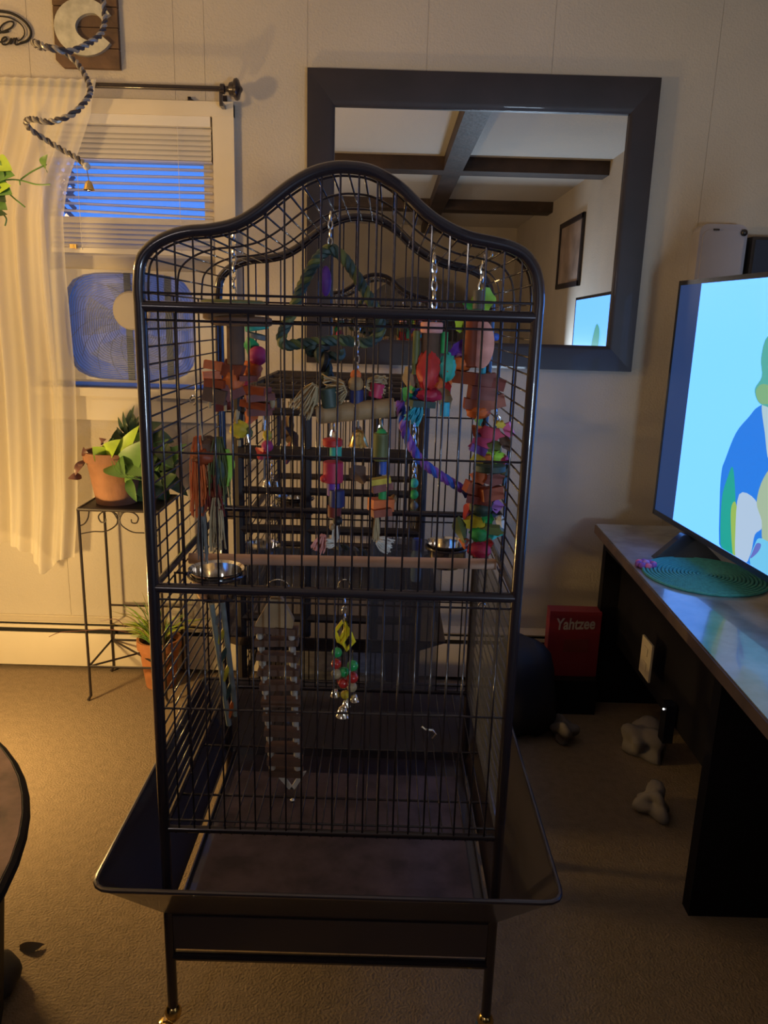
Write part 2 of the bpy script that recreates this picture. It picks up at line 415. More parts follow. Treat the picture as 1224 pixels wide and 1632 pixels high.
cl.build('letter', mat('galvanised_metal', (.52, .51, .44), .42, .45, var=.22, vs=30), pq)
# script sign: black wire oval and lettering
sg = thing('script_sign', 'thin black wire word sign in an oval, left of the plaque', 'sign', at(20, 75, WY))
def wire(pts, r=.0028, name='lettering'):
    MB().tube(smooth_path([at(x, y, WY - .008) for x, y in pts], 6), r, 6).build(name, dk, sg)
wire([(-90, 30), (-60, 20), (-30, 17), (0, 18), (20, 22), (38, 33), (48, 46), (49, 57), (43, 65), (32, 69)], .0042, 'oval_frame')
wire([(-90, 40), (-50, 28), (0, 26), (22, 31), (36, 42), (39, 55), (30, 65), (26, 60)], .0022, 'oval_frame')
wire([(-20, 60), (-8, 55), (6, 50), (18, 44), (22, 37), (16, 34), (6, 38), (0, 46), (4, 52), (14, 50)])
wire([(0, 67), (6, 66), (11, 62), (8, 59), (3, 63), (4, 70), (10, 71), (15, 67), (18, 61), (17, 70), (21, 63), (25, 62), (24, 70), (28, 71), (34, 68)])

# ================================================================ MIRROR
A, B = at(490, 110, 2.85), at(1052, 124, 2.85); zb = 1.222
mx0, mx1, mz1 = -.297, .881, 2.186
ix0, ix1, iz0, iz1 = -.205, .789, zb + .088, 2.075
mr = thing('wall_mirror', 'large mirror in a wide dark espresso wood frame on the back wall', 'mirror', ((mx0 + mx1) / 2, WY - .02, zb))
def rail(p): # p: outer a, outer b, inner b, inner a in (x,z)
    y0, y1, ym = WY - .002, WY - .032, WY - .024
    oa, ob, ib, ia = [Vector((q[0], 0, q[1])) for q in p]
    ma, mb2 = ia.lerp(oa, .16), ib.lerp(ob, .16)
    ring = lambda a: [Vector((a.x, y0, a.z)), ]
    va = [(oa.x, y0, oa.z), (oa.x, y1, oa.z), (ma.x, y1, ma.z), (ia.x, ym, ia.z), (ia.x, y0, ia.z)]
    vb = [(ob.x, y0, ob.z), (ob.x, y1, ob.z), (mb2.x, y1, mb2.z), (ib.x, ym, ib.z), (ib.x, y0, ib.z)]
    MB().add(va + vb, [(i, (i + 1) % 5, 5 + (i + 1) % 5, 5 + i) for i in range(5)] + [(0, 1, 2, 3, 4), (5, 6, 7, 8, 9)]).build('frame_rail', mirror_wood, mr)
O = [(mx0, zb), (mx1, zb), (mx1, mz1), (mx0, mz1)]; I = [(ix0, iz0), (ix1, iz0), (ix1, iz1), (ix0, iz1)]
for k in range(4): rail([O[k], O[(k + 1) % 4], I[(k + 1) % 4], I[k]])
MB().bbox((ix0 - .005, WY - .012, iz0 - .005), (ix1 + .005, WY - .003, iz1 + .005)).build('mirror_glass', mat('silvered_glass', (.86, .86, .86), .0, 1), mr)
# things the mirror shows
pf = thing('picture_frame', 'narrow dark framed picture on the right wall, seen in the mirror', 'picture', (XR, -.9, 1.68))
py0, py1, pz0, pz1 = -1.36, -.52, 1.68, 2.22
for a, b in (((XR - .02, py0, pz0), (XR, py1, pz0 + .04)), ((XR - .02, py0, pz1 - .04), (XR, py1, pz1)), ((XR - .02, py0, pz0), (XR, py0 + .04, pz1)), ((XR - .02, py1 - .04, pz0), (XR, py1, pz1))):
    MB().bbox(a, b).build('frame_rail', mirror_wood, pf)
MB().bbox((XR - .008, py0 + .03, pz0 + .03), (XR, py1 - .03, pz1 - .03)).build('print', mat('faded_print', (.32, .24, .2), .6, var=.3, vs=7), pf)
ar = thing('arched_cabinet', 'dark arched-top cabinet standing behind, glimpsed low in the mirror', 'cabinet', (.2, YB + .3, 0))
am_ = mat('cabinet_grey', (.10, .09, .10), .5, var=.3, vs=5)
poly = [(-.28, 0), (.82, 0), (.82, 1.45)] + [(.27 + .55 * math.cos(a * PI / 12), 1.45 + .42 * math.sin(a * PI / 12)) for a in range(1, 12)] + [(-.28, 1.45)]
MB().prism([(x, YB + .02, z) for x, z in poly], (0, .38, 0)).build('body', am_, ar)
for x in (0.0, .54): MB().bbox((x - .24, YB + .4, .15), (x + .24, YB + .415, 1.42)).build('door', mirror_wood, ar)

# ================================================================ BIRD CAGE (front, large)
X0, X1, Y0, Y1 = -.381, .225, 1.214, 1.774
ZB, ZM, ZF = 1.390, .936, .475
cage = thing('bird_cage', 'large dark dome-top bird cage on casters, full of hanging toys, in the foreground', 'cage', ((X0 + X1) / 2, (Y0 + Y1) / 2, 0))
arch_px = [(222, 480), (221, 450), (225, 415), (243, 392), (270, 377), (300, 369), (335, 366), (375, 357), (410, 337), (440, 313), (468, 292), (500, 275), (532, 267), (560, 267), (590, 272), (620, 287), (645, 306), (672, 333), (705, 358), (745, 377), (785, 386), (815, 394), (838, 408), (853, 432), (858, 460), (858, 490)]
arch = smooth_path([at(x, y, Y0) for x, y in arch_px], 4)
arch[0].x = X0; arch[-1].x = X1
arch = [Vector((X0, Y0, ZB))] + arch[1:-1] + [Vector((X1, Y0, ZB))]
def arch_at(Y, inset=0):
    pts = [Vector((p.x, Y, p.z)) for p in arch]
    if inset:
        c = Vector((-.078, Y, 1.35)); out = []
        for i, p in enumerate(pts):
            t = (pts[min(i + 1, len(pts) - 1)] - pts[max(i - 1, 0)]).normalized(); nrm = Vector((t.z, 0, -t.x)); out.append(p + nrm * inset)
        pts = out
    return pts
FR, BR = .0092, .0017
for Y in (Y0, Y1): MB().tube(arch_at(Y), FR, 10).build('arch_rail', iron, cage)
for x, y in ((X0, Y0), (X1, Y0), (X0, Y1), (X1, Y1)):
    MB().tube([(x, y, ZB + .005), (x, y, .078)], .0098, 10).build('post', iron, cage)
for z in (ZB, ZM, ZF):
    r = .0088 if z != ZF else .0065
    for Y in (Y0, Y1):
        if z == ZM and Y == Y1: r = .0075
        MB().tube([(X0, Y, z), (X1, Y, z)], r, 10).build('cross_rail', iron, cage)
    for X in (X0, X1): MB().tube([(X, Y0, z), (X, Y1, z)], .0062, 8).build('side_rail', iron, cage)
def bar(pts, r=BR, name='bar', par=cage): return MB().tube(pts, r, 6).build(name, iron, par)
def arch_z(x):
    for a, b in zip(arch[:-1], arch[1:]):
        if a.x <= x <= b.x and b.x - a.x > 1e-6: return lerp(a.z, b.z, (x - a.x) / (b.x - a.x))
    return ZB
nb = 21; sp_ = (X1 - X0) / (nb + 1)
vm = MB().tube([(0, 0, ZB), (0, 0, ZM)], BR, 6).mesh('bar', iron); vl = MB().tube([(0, 0, ZM), (0, 0, ZF)], BR, 6).mesh('bar', iron)
for Y, off in ((Y0 - .003, 0), (Y1 - .003, 0)):
    for i in range(1, nb + 1):
        x = X0 + i * sp_
        link('bar', vm, cage, (x, Y, 0))
        if Y < 1.5 or True: link('bar', vl, cage, (x, Y, 0))
        bar([(x, Y + .006, ZB), (x, Y + .006, arch_z(x) - .002)])
for Y in (Y0, Y1):
    for z in (ZB + .020, ZB - .020, 1.165, ZM - .02, .715, ZF + .018): bar([(X0, Y, z), (X1, Y, z)], .002)
# sides: level bars front to back, two uprights
hm = MB().tube([(0, Y0, 0), (0, Y1, 0)], BR, 6).mesh('bar', iron)
for X in (X0, X1):
    z = ZF + .028
    while z < ZB + .03:
        if min(abs(z - ZB), abs(z - ZM)) > .01: link('bar', hm, cage, (X, 0, z))
        z += .0275
    for Y in (Y0 + .02, Y0 + .19, Y0 + .37, Y1 - .02): bar([(X, Y, ZF), (X, Y, ZB + .02)], .002)
# dome: arch-shaped wires and level wires laid across them
for Y in (Y0 + .022, Y0 + .19, Y0 + .37, Y1 - .02): MB().tube(arch_at(Y, .008), .002, 6).build('arch_wire', iron, cage)
ra = resample(arch_at(Y0, .008), 34)
for p in ra[2:-2]: link('bar', hm, cage, (p.x, 0, p.z))
# grate
for i in range(1, 30):
    x = X0 + i * (X1 - X0) / 30; 
    if i == 1: gm = MB().tube([(0, Y0, ZF - .008), (0, Y1, ZF - .008)], .0016, 5).mesh('grate_bar', iron)
    link('grate_bar', gm, cage, (x, 0, 0))
for y in (Y0 + .12, Y0 + .30, Y0 + .46): bar([(X0, y, ZF - .011), (X1, y, ZF - .011)], .0022, 'grate_brace')
# seed skirt: four sloping panels round the base with a rolled rim
RX0, RX1, RY0, RY1, RZ, SZ = X0 - .094, X1 + .096, Y0 - .115, Y1 + .115, .437, .292
skm = mat('skirt_black', (.042, .034, .044), .3, .2, coat=.6)
ic = [(X0, Y0, SZ), (X1, Y0, SZ), (X1, Y1, SZ), (X0, Y1, SZ)]
oc = [(RX0, RY0, RZ), (RX1, RY0, RZ), (RX1, RY1, RZ), (RX0, RY1, RZ)]
rim = []
def rcorner(c, d1, d2, r=.035):
    c = Vector(c); return [c + d1 * r * (1 - t) ** 2 + d2 * r * t ** 2 for t in (0, .25, .5, .75, 1)]
dx, dy = Vector((1, 0, 0)), Vector((0, 1, 0))
cor = [rcorner(oc[0], dy, dx), rcorner(oc[1], -dx, dy), rcorner(oc[2], -dy, -dx), rcorner(oc[3], dx, -dy)]
for k in range(4):
    a, b = cor[k][2:], cor[(k + 1) % 4][:3]
    o_ = a + b; i_ = [Vector(ic[k])] * len(a) + [Vector(ic[(k + 1) % 4])] * len(b)
    m = len(o_); th = Vector((0, 0, -.003))
    MB().add(o_ + i_, [(i, i + 1, m + i + 1, m + i) for i in range(m - 1)]).add([p + th for p in o_ + i_], [(i, i + 1, m + i + 1, m + i) for i in range(m - 1)]).build('skirt_panel', skm, cage)
MB().tube([p for c in cor for p in c], .0045, 8, closed=True).build('skirt_rim', skm, cage)
# tray below the grate with a folded front lip
tr0 = X0 + .016
tray = MB().bbox((tr0, Y0 + .006, SZ - .004), (X1 - .008, Y1 - .01, SZ)).bbox((tr0, Y0 + .004, SZ - .03), (X1 - .008, Y0 + .008, SZ + .012))
tray.bbox((tr0, Y1 - .014, SZ), (X1 - .008, Y1 - .01, SZ + .02)).bbox((tr0, Y0 + .006, SZ), (tr0 + .003, Y1 - .01, SZ + .012)).bbox((X1 - .011, Y0 + .006, SZ), (X1 - .008, Y1 - .01, SZ + .012)).build('tray', skm, cage)
MB().bbox((tr0 + .02, Y0 + .02, SZ + .0005), (X1 - .03, Y1 - .09, SZ + .002)).build('tray_liner', mat('tray_liner', (.09, .065, .07), .8, var=.4, vs=18), cage)
# lower box of the stand
for a, b in (((X0, Y0 - .004, SZ - .075), (X1, Y0 + .004, SZ - .002)), ((X0, Y1 - .004, SZ - .075), (X1, Y1 + .004, SZ - .002)), ):
    MB().bbox(a, b).build('stand_apron', skm, cage)
for z in (.228,):
    for Y in (Y0, Y1): MB().tube([(X0, Y, z - .03), (X1, Y, z - .03)], .0085, 8).build('stand_rail', iron, cage)
    for X in (X0, X1): MB().tube([(X, Y0, z - .03), (X, Y1, z - .03)], .007, 8).build('stand_rail', iron, cage)
for x, y in ((X0, Y0), (X1, Y0), (X0, Y1), (X1, Y1)):
    ca = MB().lathe([(.007, .046), (.014, .056), (.0165, .068), (.012, .079), (.006, .084)], (x, y, 0), 16).box((x - .010, y, .048), (.016, .02, .012)).build('caster', brass, cage)
    rot = Matrix.Rotation(PI / 2, 3, 'Y') @ Matrix.Rotation(.5, 3, 'X')
    MB().lathe([(.004, -.014), (.021, -.012), (.025, -.004), (.025, .004), (.021, .012), (.004, .014)], (x - .014, y - .004, .025), 20, Matrix.Rotation(.5, 3, 'Z') @ Matrix.Rotation(PI / 2, 3, 'Y')).build('wheel', brass, ca)
# front door frames: latch and hinge fittings
MB().tube([at(672, 1158, Y0), at(678, 1163, Y0), at(690, 1164, Y0), at(694, 1170, Y0), at(688, 1176, Y0)], .0022, 6).build('door_latch', steel, cage)
# clear plastic guard sheets wired to the lower bars
pg = bpy.data.materials.new('clear_plastic'); pg.use_nodes = True; nt = pg.node_tree; nt.nodes.clear()
out = nt.nodes.new('ShaderNodeOutputMaterial'); g1 = nt.nodes.new('ShaderNodeBsdfGlossy'); g1.inputs['Roughness'].default_value = .22; t1 = nt.nodes.new('ShaderNodeBsdfTransparent')
t1.inputs[0].default_value = (.82, .84, .88, 1); df = nt.nodes.new('ShaderNodeBsdfDiffuse'); df.inputs[0].default_value = (.17, .18, .22, 1)
mA = nt.nodes.new('ShaderNodeMixShader'); mA.inputs[0].default_value = .22; mB_ = nt.nodes.new('ShaderNodeMixShader'); mB_.inputs[0].default_value = .12
nt.links.new(t1.outputs[0], mA.inputs[1]); nt.links.new(df.outputs[0], mA.inputs[2]); nt.links.new(mA.outputs[0], mB_.inputs[1]); nt.links.new(g1.outputs[0], mB_.inputs[2]); nt.links.new(mB_.outputs[0], out.inputs[0])
MB().bbox((X1 - .006, Y0 + .02, ZF + .005), (X1 - .005, Y1 - .02, ZM - .03)).build('guard_sheet', pg, cage)
MB().bbox((-.03, Y1 - .008, ZF + .005), (.14, Y1 - .007, ZM - .06)).build('guard_sheet', pg, cage)

# ---------------------------------------------------------------- perches and bowls
dw = mat('dowel_wood', (.52, .34, .26), .6, var=.12, vs=16)
yp = Y0 + .22
a, b = at(306, 890, yp), at(786, 899, yp); a.x = X0 + .004; b.x = X1 - .004
tag(MB().tube([a, b], .0105, 16).build('dowel_perch', dw), 'long plain wooden dowel perch spanning the front cage', 'perch')
def bowl(px, py, w_, Y, label):
    c = at(px, py, Y); r = w_ / 2 * pxm(Y)
    t = thing('food_bowl', label, 'bowl', c - Vector((0, 0, .05)))
    MB().lathe([(r * .72, -.052), (r * .9, -.03), (r * .97, 0), (r * 1.04, .003), (r * .93, -.001), (r * .86, -.03), (r * .6, -.048), (.001, -.049)], c, 32).build('bowl', steel, t)
    ring = [c + Vector((math.cos(2 * PI * k / 24) * r * 1.03, math.sin(2 * PI * k / 24) * r * 1.03, -.008)) for k in range(24)]
    MB().tube(ring, .0028, 6, closed=True).build('holder_ring', iron, t)
    sx = X0 if c.x < -.1 else X1
    MB().tube([c + Vector((r * (-1 if sx < 0 else 1), 0, -.008)), (sx, c.y, c.z - .008), (sx, c.y, c.z - .04)], .003, 6).build('holder_hook', iron, t)
bowl(345, 908, 88, Y0 + .13, 'round steel food bowl at the left end of the front cage, near the dowel')
bowl(712, 866, 66, Y0 + .40, 'round steel food bowl at the right back of the front cage')

# ================================================================ TOYS
PAL = dict(orange=(.75, .16, .03), red=(.6, .03, .03), crim=(.5, .02, .08), pink=(.85, .38, .35), mag=(.6, .05, .22), yellow=(.72, .55, .04), lime=(.38, .72, .06),
           green=(.03, .42, .12), teal=(.05, .5, .42), blue=(.04, .12, .6), cyan=(.04, .5, .75), purple=(.15, .04, .4), wood=(.42, .26, .14), bark=(.14, .075, .05), maroon=(.22, .03, .02),
           straw=(.62, .46, .26), white=(.75, .72, .68), black=(.01, .01, .012), rust=(.36, .07, .02), violet=(.3, .1, .5), olive=(.22, .24, .06), navy=(.02, .03, .16), hot=(.85, .18, .4), grey=(.3, .3, .3), tan=(.5, .33, .17), slate=(.07, .12, .12))
PAL.update(rust=(.30, .05, .012), maroon=(.20, .025, .018), tan=(.38, .24, .12), slate=(.035, .07, .065), olive=(.13, .15, .045), grey=(.2, .2, .2), wood=(.25, .15, .08), straw=(.5, .38, .22))
PAL = {k: tuple(q * .8 for q in v) for k, v in PAL.items()}
def tm(c):
    if c in ('steel', 'brass'): return steel if c == 'steel' else brass
    return mat('toy_' + c, PAL[c], .55 if c not in ('bark', 'straw', 'wood') else .85, var=.18, vs=40)
def chain_mb(a, b, r=.0045):
    m = MB(); d = b - a; n = max(2, int(d.length / (r * 2.5))); t = d.normalized(); u = Vector((1, .3, 0)).normalized(); v = t.cross(u).normalized(); u = v.cross(t)
    for i in range(n):
        c = a.lerp(b, (i + .5) / n); s_ = u if i % 2 else v
        m.tube([c + t * math.cos(q * PI / 4) * r * 1.75 + s_ * math.sin(q * PI / 4) * r * .85 for q in range(8)], r * .3, 5, closed=True)
    return m
def bellshape(c, r, par, m=None):
    bl_ = MB().lathe([(r, 0), (r * .93, r * .1), (r * .72, r * .8), (r * .55, r * 1.3), (r * .3, r * 1.55), (.0005, r * 1.62)], c, 20, cap=False).build('bell', m or steel, par)
    MB().ball(c + Vector((0, 0, -r * .05)), r * .25, 8).build('clapper', steel, bl_)
def toy(name, label, top, rows, Y, cat='bird toy'):
    """rows: (kind, px, py, w, h, colour[, turn]) in photo pixels, rebuilt as solid pieces at depth Y"""
    root = thing(name, label, cat, at(*top, Y)); k = pxm(Y); rnd = random.Random(top[0] * 7 + top[1])
    for row in rows:
        kind, x, y, w_, h_, c = row[:6]; tn = row[6] if len(row) > 6 else 0
        Yp = Y + rnd.uniform(-.008, .008); p = at(x, y, Yp); W_, H_ = w_ * k, h_ * k
        ry = Matrix.Rotation(math.radians(tn), 3, 'Y'); yaw = Matrix.Rotation(rnd.uniform(-.9, .9), 3, 'Z'); m = MB()
        if kind == 'box':
            m.box((0, 0, 0), (W_ * .92, W_ * .6, H_)); nm = 'block'
            rot = ry @ Matrix.Rotation(rnd.uniform(-.5, .5), 3, 'Z')
        elif kind == 'disc':
            m.lathe([(W_ / 2 * .9, -H_ / 2), (W_ / 2, -H_ * .35), (W_ / 2, H_ * .35), (W_ / 2 * .9, H_ / 2)], n=20); nm = 'disc'; rot = ry
        elif kind == 'cyl':      # upright cylinder
            m.lathe([(W_ / 2 * .9, -H_ / 2), (W_ / 2, -H_ / 2 + W_ * .05), (W_ / 2, H_ / 2 - W_ * .05), (W_ / 2 * .9, H_ / 2)], n=16); nm = 'cylinder'; rot = ry
        elif kind == 'ball': m.ball((0, 0, 0), W_ / 2, 16, (1, 1, H_ / W_)); nm = 'bead'; rot = ry
        elif kind == 'oval':     # flat paddle facing the room
            m.prism([(W_ / 2 * math.cos(a * PI / 14), -.004, H_ / 2 * math.sin(a * PI / 14)) for a in range(28)], (0, .008, 0)); nm = 'paddle'; rot = ry
        elif kind == 'star':
            q = []
            for a in range(12):
                r_ = (1 if a % 2 == 0 else .74); q.append((W_ / 2 * r_ * math.cos(a * PI / 6), 0, H_ / 2 * r_ * math.sin(a * PI / 6)))
            m.prism([(v[0], -.006, v[2]) for v in q], (0, .012, 0)); nm = 'cutout'; rot = ry @ Matrix.Rotation(rnd.uniform(-.6, .6), 3, 'X')
        elif kind == 'petal':    # curled leather or paper scrap
            vs = []; n_ = 8
            for i in range(n_ + 1):
                a = i / n_; wd = W_ / 2 * math.sin(PI * (.12 + .8 * a)) * (1 + .15 * math.sin(i * 5))
                vs += [(-wd, .018 * math.sin(a * 3), H_ * (.5 - a)), (0, -.01 + .018 * math.sin(a * 3), H_ * (.5 - a)), (wd, .018 * math.sin(a * 3), H_ * (.5 - a))]
            fs = [(i * 3 + j, i * 3 + j + 1, i * 3 + j + 4, i * 3 + j + 3) for i in range(n_) for j in range(2)]
            m.add(vs, fs, True).add([(v[0], v[1] + .0015, v[2]) for v in vs], fs, True); nm = 'scrap'; rot = ry
        elif kind == 'crinkle':  # crinkled bundle, one lumpy mass
            m.ball((0, 0, 0), W_ / 2, 18, (1, .8, H_ / W_)); m.v = [tuple(Vector(v) * (1 + rnd.uniform(-.17, .13))) for v in m.v]
            m.sm = [False] * len(m.sm); nm = 'crinkle_bundle'; rot = ry
        elif kind == 'tuft':     # many fibres
            for _ in range(int(22 + w_ / 2)):
                x0 = rnd.uniform(-.35, .35) * W_; path = [Vector((x0 * .4, rnd.uniform(-.3, .3) * W_, H_ / 2)), Vector((x0, rnd.uniform(-.35, .35) * W_, H_ * rnd.uniform(-.1, .2))), Vector((x0 * rnd.uniform(.9, 1.5), rnd.uniform(-.35, .35) * W_, -H_ * rnd.uniform(.25, .55)))]
                m.tube(smooth_path(path, 3), .0013, 4)
            nm = 'fibre_tuft'; rot = ry
        elif kind == 'bell': bellshape(at(x, y + h_ / 2, Yp), W_ / 2, root, tm_metal.get(c)); continue
        elif kind == 'chain': chain_mb(at(x, y - h_ / 2, Yp), at(x + tn, y + h_ / 2, Yp), .0042 if w_ < 8 else .0055).build('chain', chain_m, root); continue
        elif kind == 'cord': MB().tube([at(x, y - h_ / 2, Yp), at(x + tn, y + h_ / 2, Yp)], W_ / 2, 6).build('cord', tm(c), root); continue
        elif kind == 'hook':
            MB().tube(smooth_path([p + Vector((math.sin(a) * W_ / 2, 0, math.cos(a) * H_ / 2)) for a in (-2.2, -1.2, 0, 1.2, 2.2, 3.1)], 4), .0016, 6).build('hook', steel, root); continue
        m.v = [tuple((rot @ Vector(v)) + p) for v in m.v]
        m.build(nm, tm_metal.get(c) or tm(c), root)
        if kind == 'tuft': tag(C.objects[-1], kind='stuff')
    return root
tm_metal = dict(steel=steel, brass=brass)

ya, yb_, yc = Y0 + .12, Y0 + .28, Y0 + .42
toy('hanging_block_toy', 'wooden mushroom-cap toy with orange blocks, leftmost in the upper front cage', (372, 400), [
    ('chain', 372, 425, 9, 115, 'steel'), ('disc', 372, 487, 96, 16, 'olive'), ('disc', 365, 502, 78, 16, 'wood'), ('disc', 385, 512, 92, 14, 'bark'), ('cyl', 375, 548, 26, 62, 'bark'),
    ('box', 340, 582, 30, 12, 'orange', 8), ('box', 338, 598, 30, 12, 'orange', -4), ('box', 344, 611, 34, 12, 'rust', 5), ('box', 372, 590, 32, 26, 'rust', 20), ('box', 370, 622, 34, 28, 'maroon', -25),
    ('box', 345, 630, 40, 22, 'bark', 12), ('crinkle', 372, 606, 34, 40, 'orange'), ('box', 356, 648, 28, 12, 'maroon', -10), ('cyl', 334, 641, 5, 18, 'straw'), ('cyl', 359, 646, 5, 18, 'straw'), ('cyl', 384, 569, 6, 12, 'white'), ('box', 396, 603, 30, 8, 'maroon')], Y0 + .26)
toy('hanging_ball_toy', 'magenta ball above stacked rust wooden slices, beside the mushroom-cap toy', (405, 480), [
    ('disc', 406, 508, 34, 10, 'white', 8), ('disc', 409, 522, 36, 9, 'teal', -10), ('disc', 410, 536, 30, 8, 'grey', 12), ('petal', 398, 552, 22, 28, 'green'), ('ball', 411, 567, 30, 30, 'mag'), ('crinkle', 402, 590, 30, 34, 'orange'),
    ('petal', 392, 600, 22, 34, 'red', 12), ('box', 408, 622, 44, 12, 'rust', 3), ('box', 414, 633, 48, 11, 'maroon', -5), ('box', 410, 645, 50, 11, 'rust', 6), ('box', 413, 656, 42, 11, 'maroon', -2), ('petal', 398, 664, 20, 30, 'orange', 20),
    ('ball', 434, 642, 9, 18, 'straw'), ('chain', 406, 493, 6, 24, 'steel')], Y0 + .34)
toy('hanging_shape_toy', 'small cluster of yellow balls and steel tubes, under the mushroom-cap toy', (377, 655), [
    ('cord', 377, 664, 4, 22, 'straw'), ('cyl', 377, 664, 8, 18, 'straw', 12), ('crinkle', 381, 684, 30, 28, 'yellow'), ('crinkle', 396, 690, 14, 18, 'olive'), ('cyl', 395, 699, 6, 14, 'steel', -12), ('cyl', 381, 706, 6, 9, 'straw')], Y0 + .22)
toy('hanging_shape_toy', 'yellow, red and pink acrylic cluster with steel tube, right of the yellow balls', (420, 660), [
    ('cord', 420, 668, 3, 12, 'white'), ('cyl', 420, 678, 7, 18, 'steel', 5), ('ball', 426, 694, 15, 17, 'yellow'), ('ball', 426, 711, 19, 19, 'mag'), ('petal', 417, 724, 26, 18, 'red', 30), ('cord', 421, 745, 3, 42, 'grey'), ('bell', 425, 762, 16, 26, 'steel')], Y0 + .40)
toy('fibre_preening_toy', 'shaggy orange and green fibre toy hanging low at the far left of the front cage', (308, 640), [
    ('cord', 315, 672, 2, 60, 'straw', 8), ('hook', 308, 638, 10, 14, 'steel'), ('crinkle', 331, 716, 48, 40, 'bark'), ('tuft', 318, 760, 34, 130, 'orange'), ('tuft', 350, 752, 40, 110, 'olive'), ('crinkle', 326, 728, 40, 26, 'rust'),
    ('crinkle', 346, 752, 24, 50, 'slate'), ('tuft', 342, 790, 34, 70, 'maroon'), ('ball', 314, 723, 14, 9, 'pink'), ('petal', 362, 745, 16, 60, 'lime'), ('crinkle', 340, 789, 28, 30, 'rust'), ('tuft', 346, 835, 28, 90, 'straw'),
    ('tuft', 322, 850, 22, 90, 'grey'), ('cyl', 355, 797, 6, 14, 'steel')], Y0 + .10)
toy('wood_log_toy', 'thick tan wooden log with straw tufts and coloured beads, centre of the front cage', (569, 522), [
    ('hook', 569, 524, 8, 12, 'steel'), ('chain', 569, 560, 7, 62, 'steel'), ('ball', 567, 598, 17, 18, 'orange'), ('ball', 567, 612, 24, 26, 'tan'), ('cyl', 568, 632, 22, 22, 'navy'), ('cyl', 525, 634, 26, 30, 'slate', -8), ('cyl', 600, 622, 22, 22, 'crim', 12),
    ('tuft', 536, 622, 60, 30, 'straw', 70), ('tuft', 600, 614, 44, 30, 'straw', -80), ('tuft', 490, 636, 44, 50, 'straw', 30), ('cyl', 567, 655, 30, 122, 'tan', 83), ('cyl', 569, 680, 3, 24, 'steel')], Y0 + .07)
toy('liberty_bell', 'brass-edged bell hanging under the thick tan log', (570, 672), [('cord', 571, 678, 3, 14, 'grey'), ('ball', 571, 684, 11, 11, 'bark'), ('bell', 571, 698, 33, 26, 'brass')], Y0 + .07, 'bell')
toy('pipe_spool_toy', 'red and dark blue spool toy ending in white cotton rope, below the log', (531, 672), [
    ('chain', 531, 686, 8, 28, 'steel'), ('disc', 530, 705, 31, 12, 'red'), ('cyl', 535, 719, 19, 22, 'teal'), ('cyl', 531, 752, 32, 34, 'crim'), ('ball', 516, 763, 12, 12, 'red'), ('cyl', 531, 778, 20, 24, 'purple'), ('cyl', 537, 794, 24, 28, 'navy'),
    ('cyl', 533, 814, 22, 20, 'maroon'), ('ball', 538, 830, 16, 16, 'black'), ('ball', 529, 840, 9, 12, 'tan'), ('tuft', 534, 848, 12, 36, 'white'), ('tuft', 510, 866, 26, 30, 'pink', 20), ('tuft', 527, 866, 18, 14, 'white', 90)], Y0 + .12)
toy('stacked_wood_toy', 'green, yellow and orange stacked wood toy with frayed rope, right of the spool toy', (607, 670), [
    ('chain', 607, 679, 8, 22, 'steel'), ('cyl', 608, 712, 26, 44, 'olive'), ('ball', 608, 694, 18, 22, 'green'), ('cyl', 610, 744, 12, 24, 'blue'), ('box', 606, 766, 36, 9, 'yellow', -10), ('box', 608, 776, 36, 12, 'maroon', -12), ('cyl', 610, 789, 14, 14, 'green'),
    ('box', 607, 804, 40, 20, 'orange', 2), ('box', 607, 816, 34, 12, 'rust', -4), ('petal', 570, 757, 28, 34, 'bark', -40), ('tuft', 600, 840, 14, 44, 'straw'), ('tuft', 612, 868, 30, 26, 'white', -60), ('petal', 626, 800, 12, 26, 'tan', 15)], Y0 + .14)
toy('cork_crinkle_toy', 'cork tube toy with red and green crinkle, upper right of the front cage', (693, 405), [
    ('chain', 692, 455, 9, 100, 'steel'), ('cyl', 688, 522, 34, 16, 'pink'), ('cyl', 686, 545, 28, 44, 'bark'), ('cyl', 663, 562, 11, 66, 'olive'), ('cyl', 708, 546, 11, 32, 'green'), ('crinkle', 683, 590, 36, 62, 'red'), ('crinkle', 713, 585, 28, 42, 'teal'),
    ('petal', 653, 605, 20, 42, 'tan', -12), ('petal', 704, 604, 34, 30, 'orange', 30), ('petal', 704, 620, 34, 30, 'red', 50), ('petal', 652, 628, 22, 26, 'green', 30), ('petal', 664, 632, 18, 26, 'blue'), ('crinkle', 685, 630, 40, 20, 'crim'), ('petal', 708, 634, 40, 22, 'tan', 65),
    ('box', 670, 643, 44, 10, 'slate', 5), ('tuft', 662, 660, 30, 30, 'cyan', 25), ('cyl', 709, 652, 15, 22, 'cyan')], Y0 + .17)
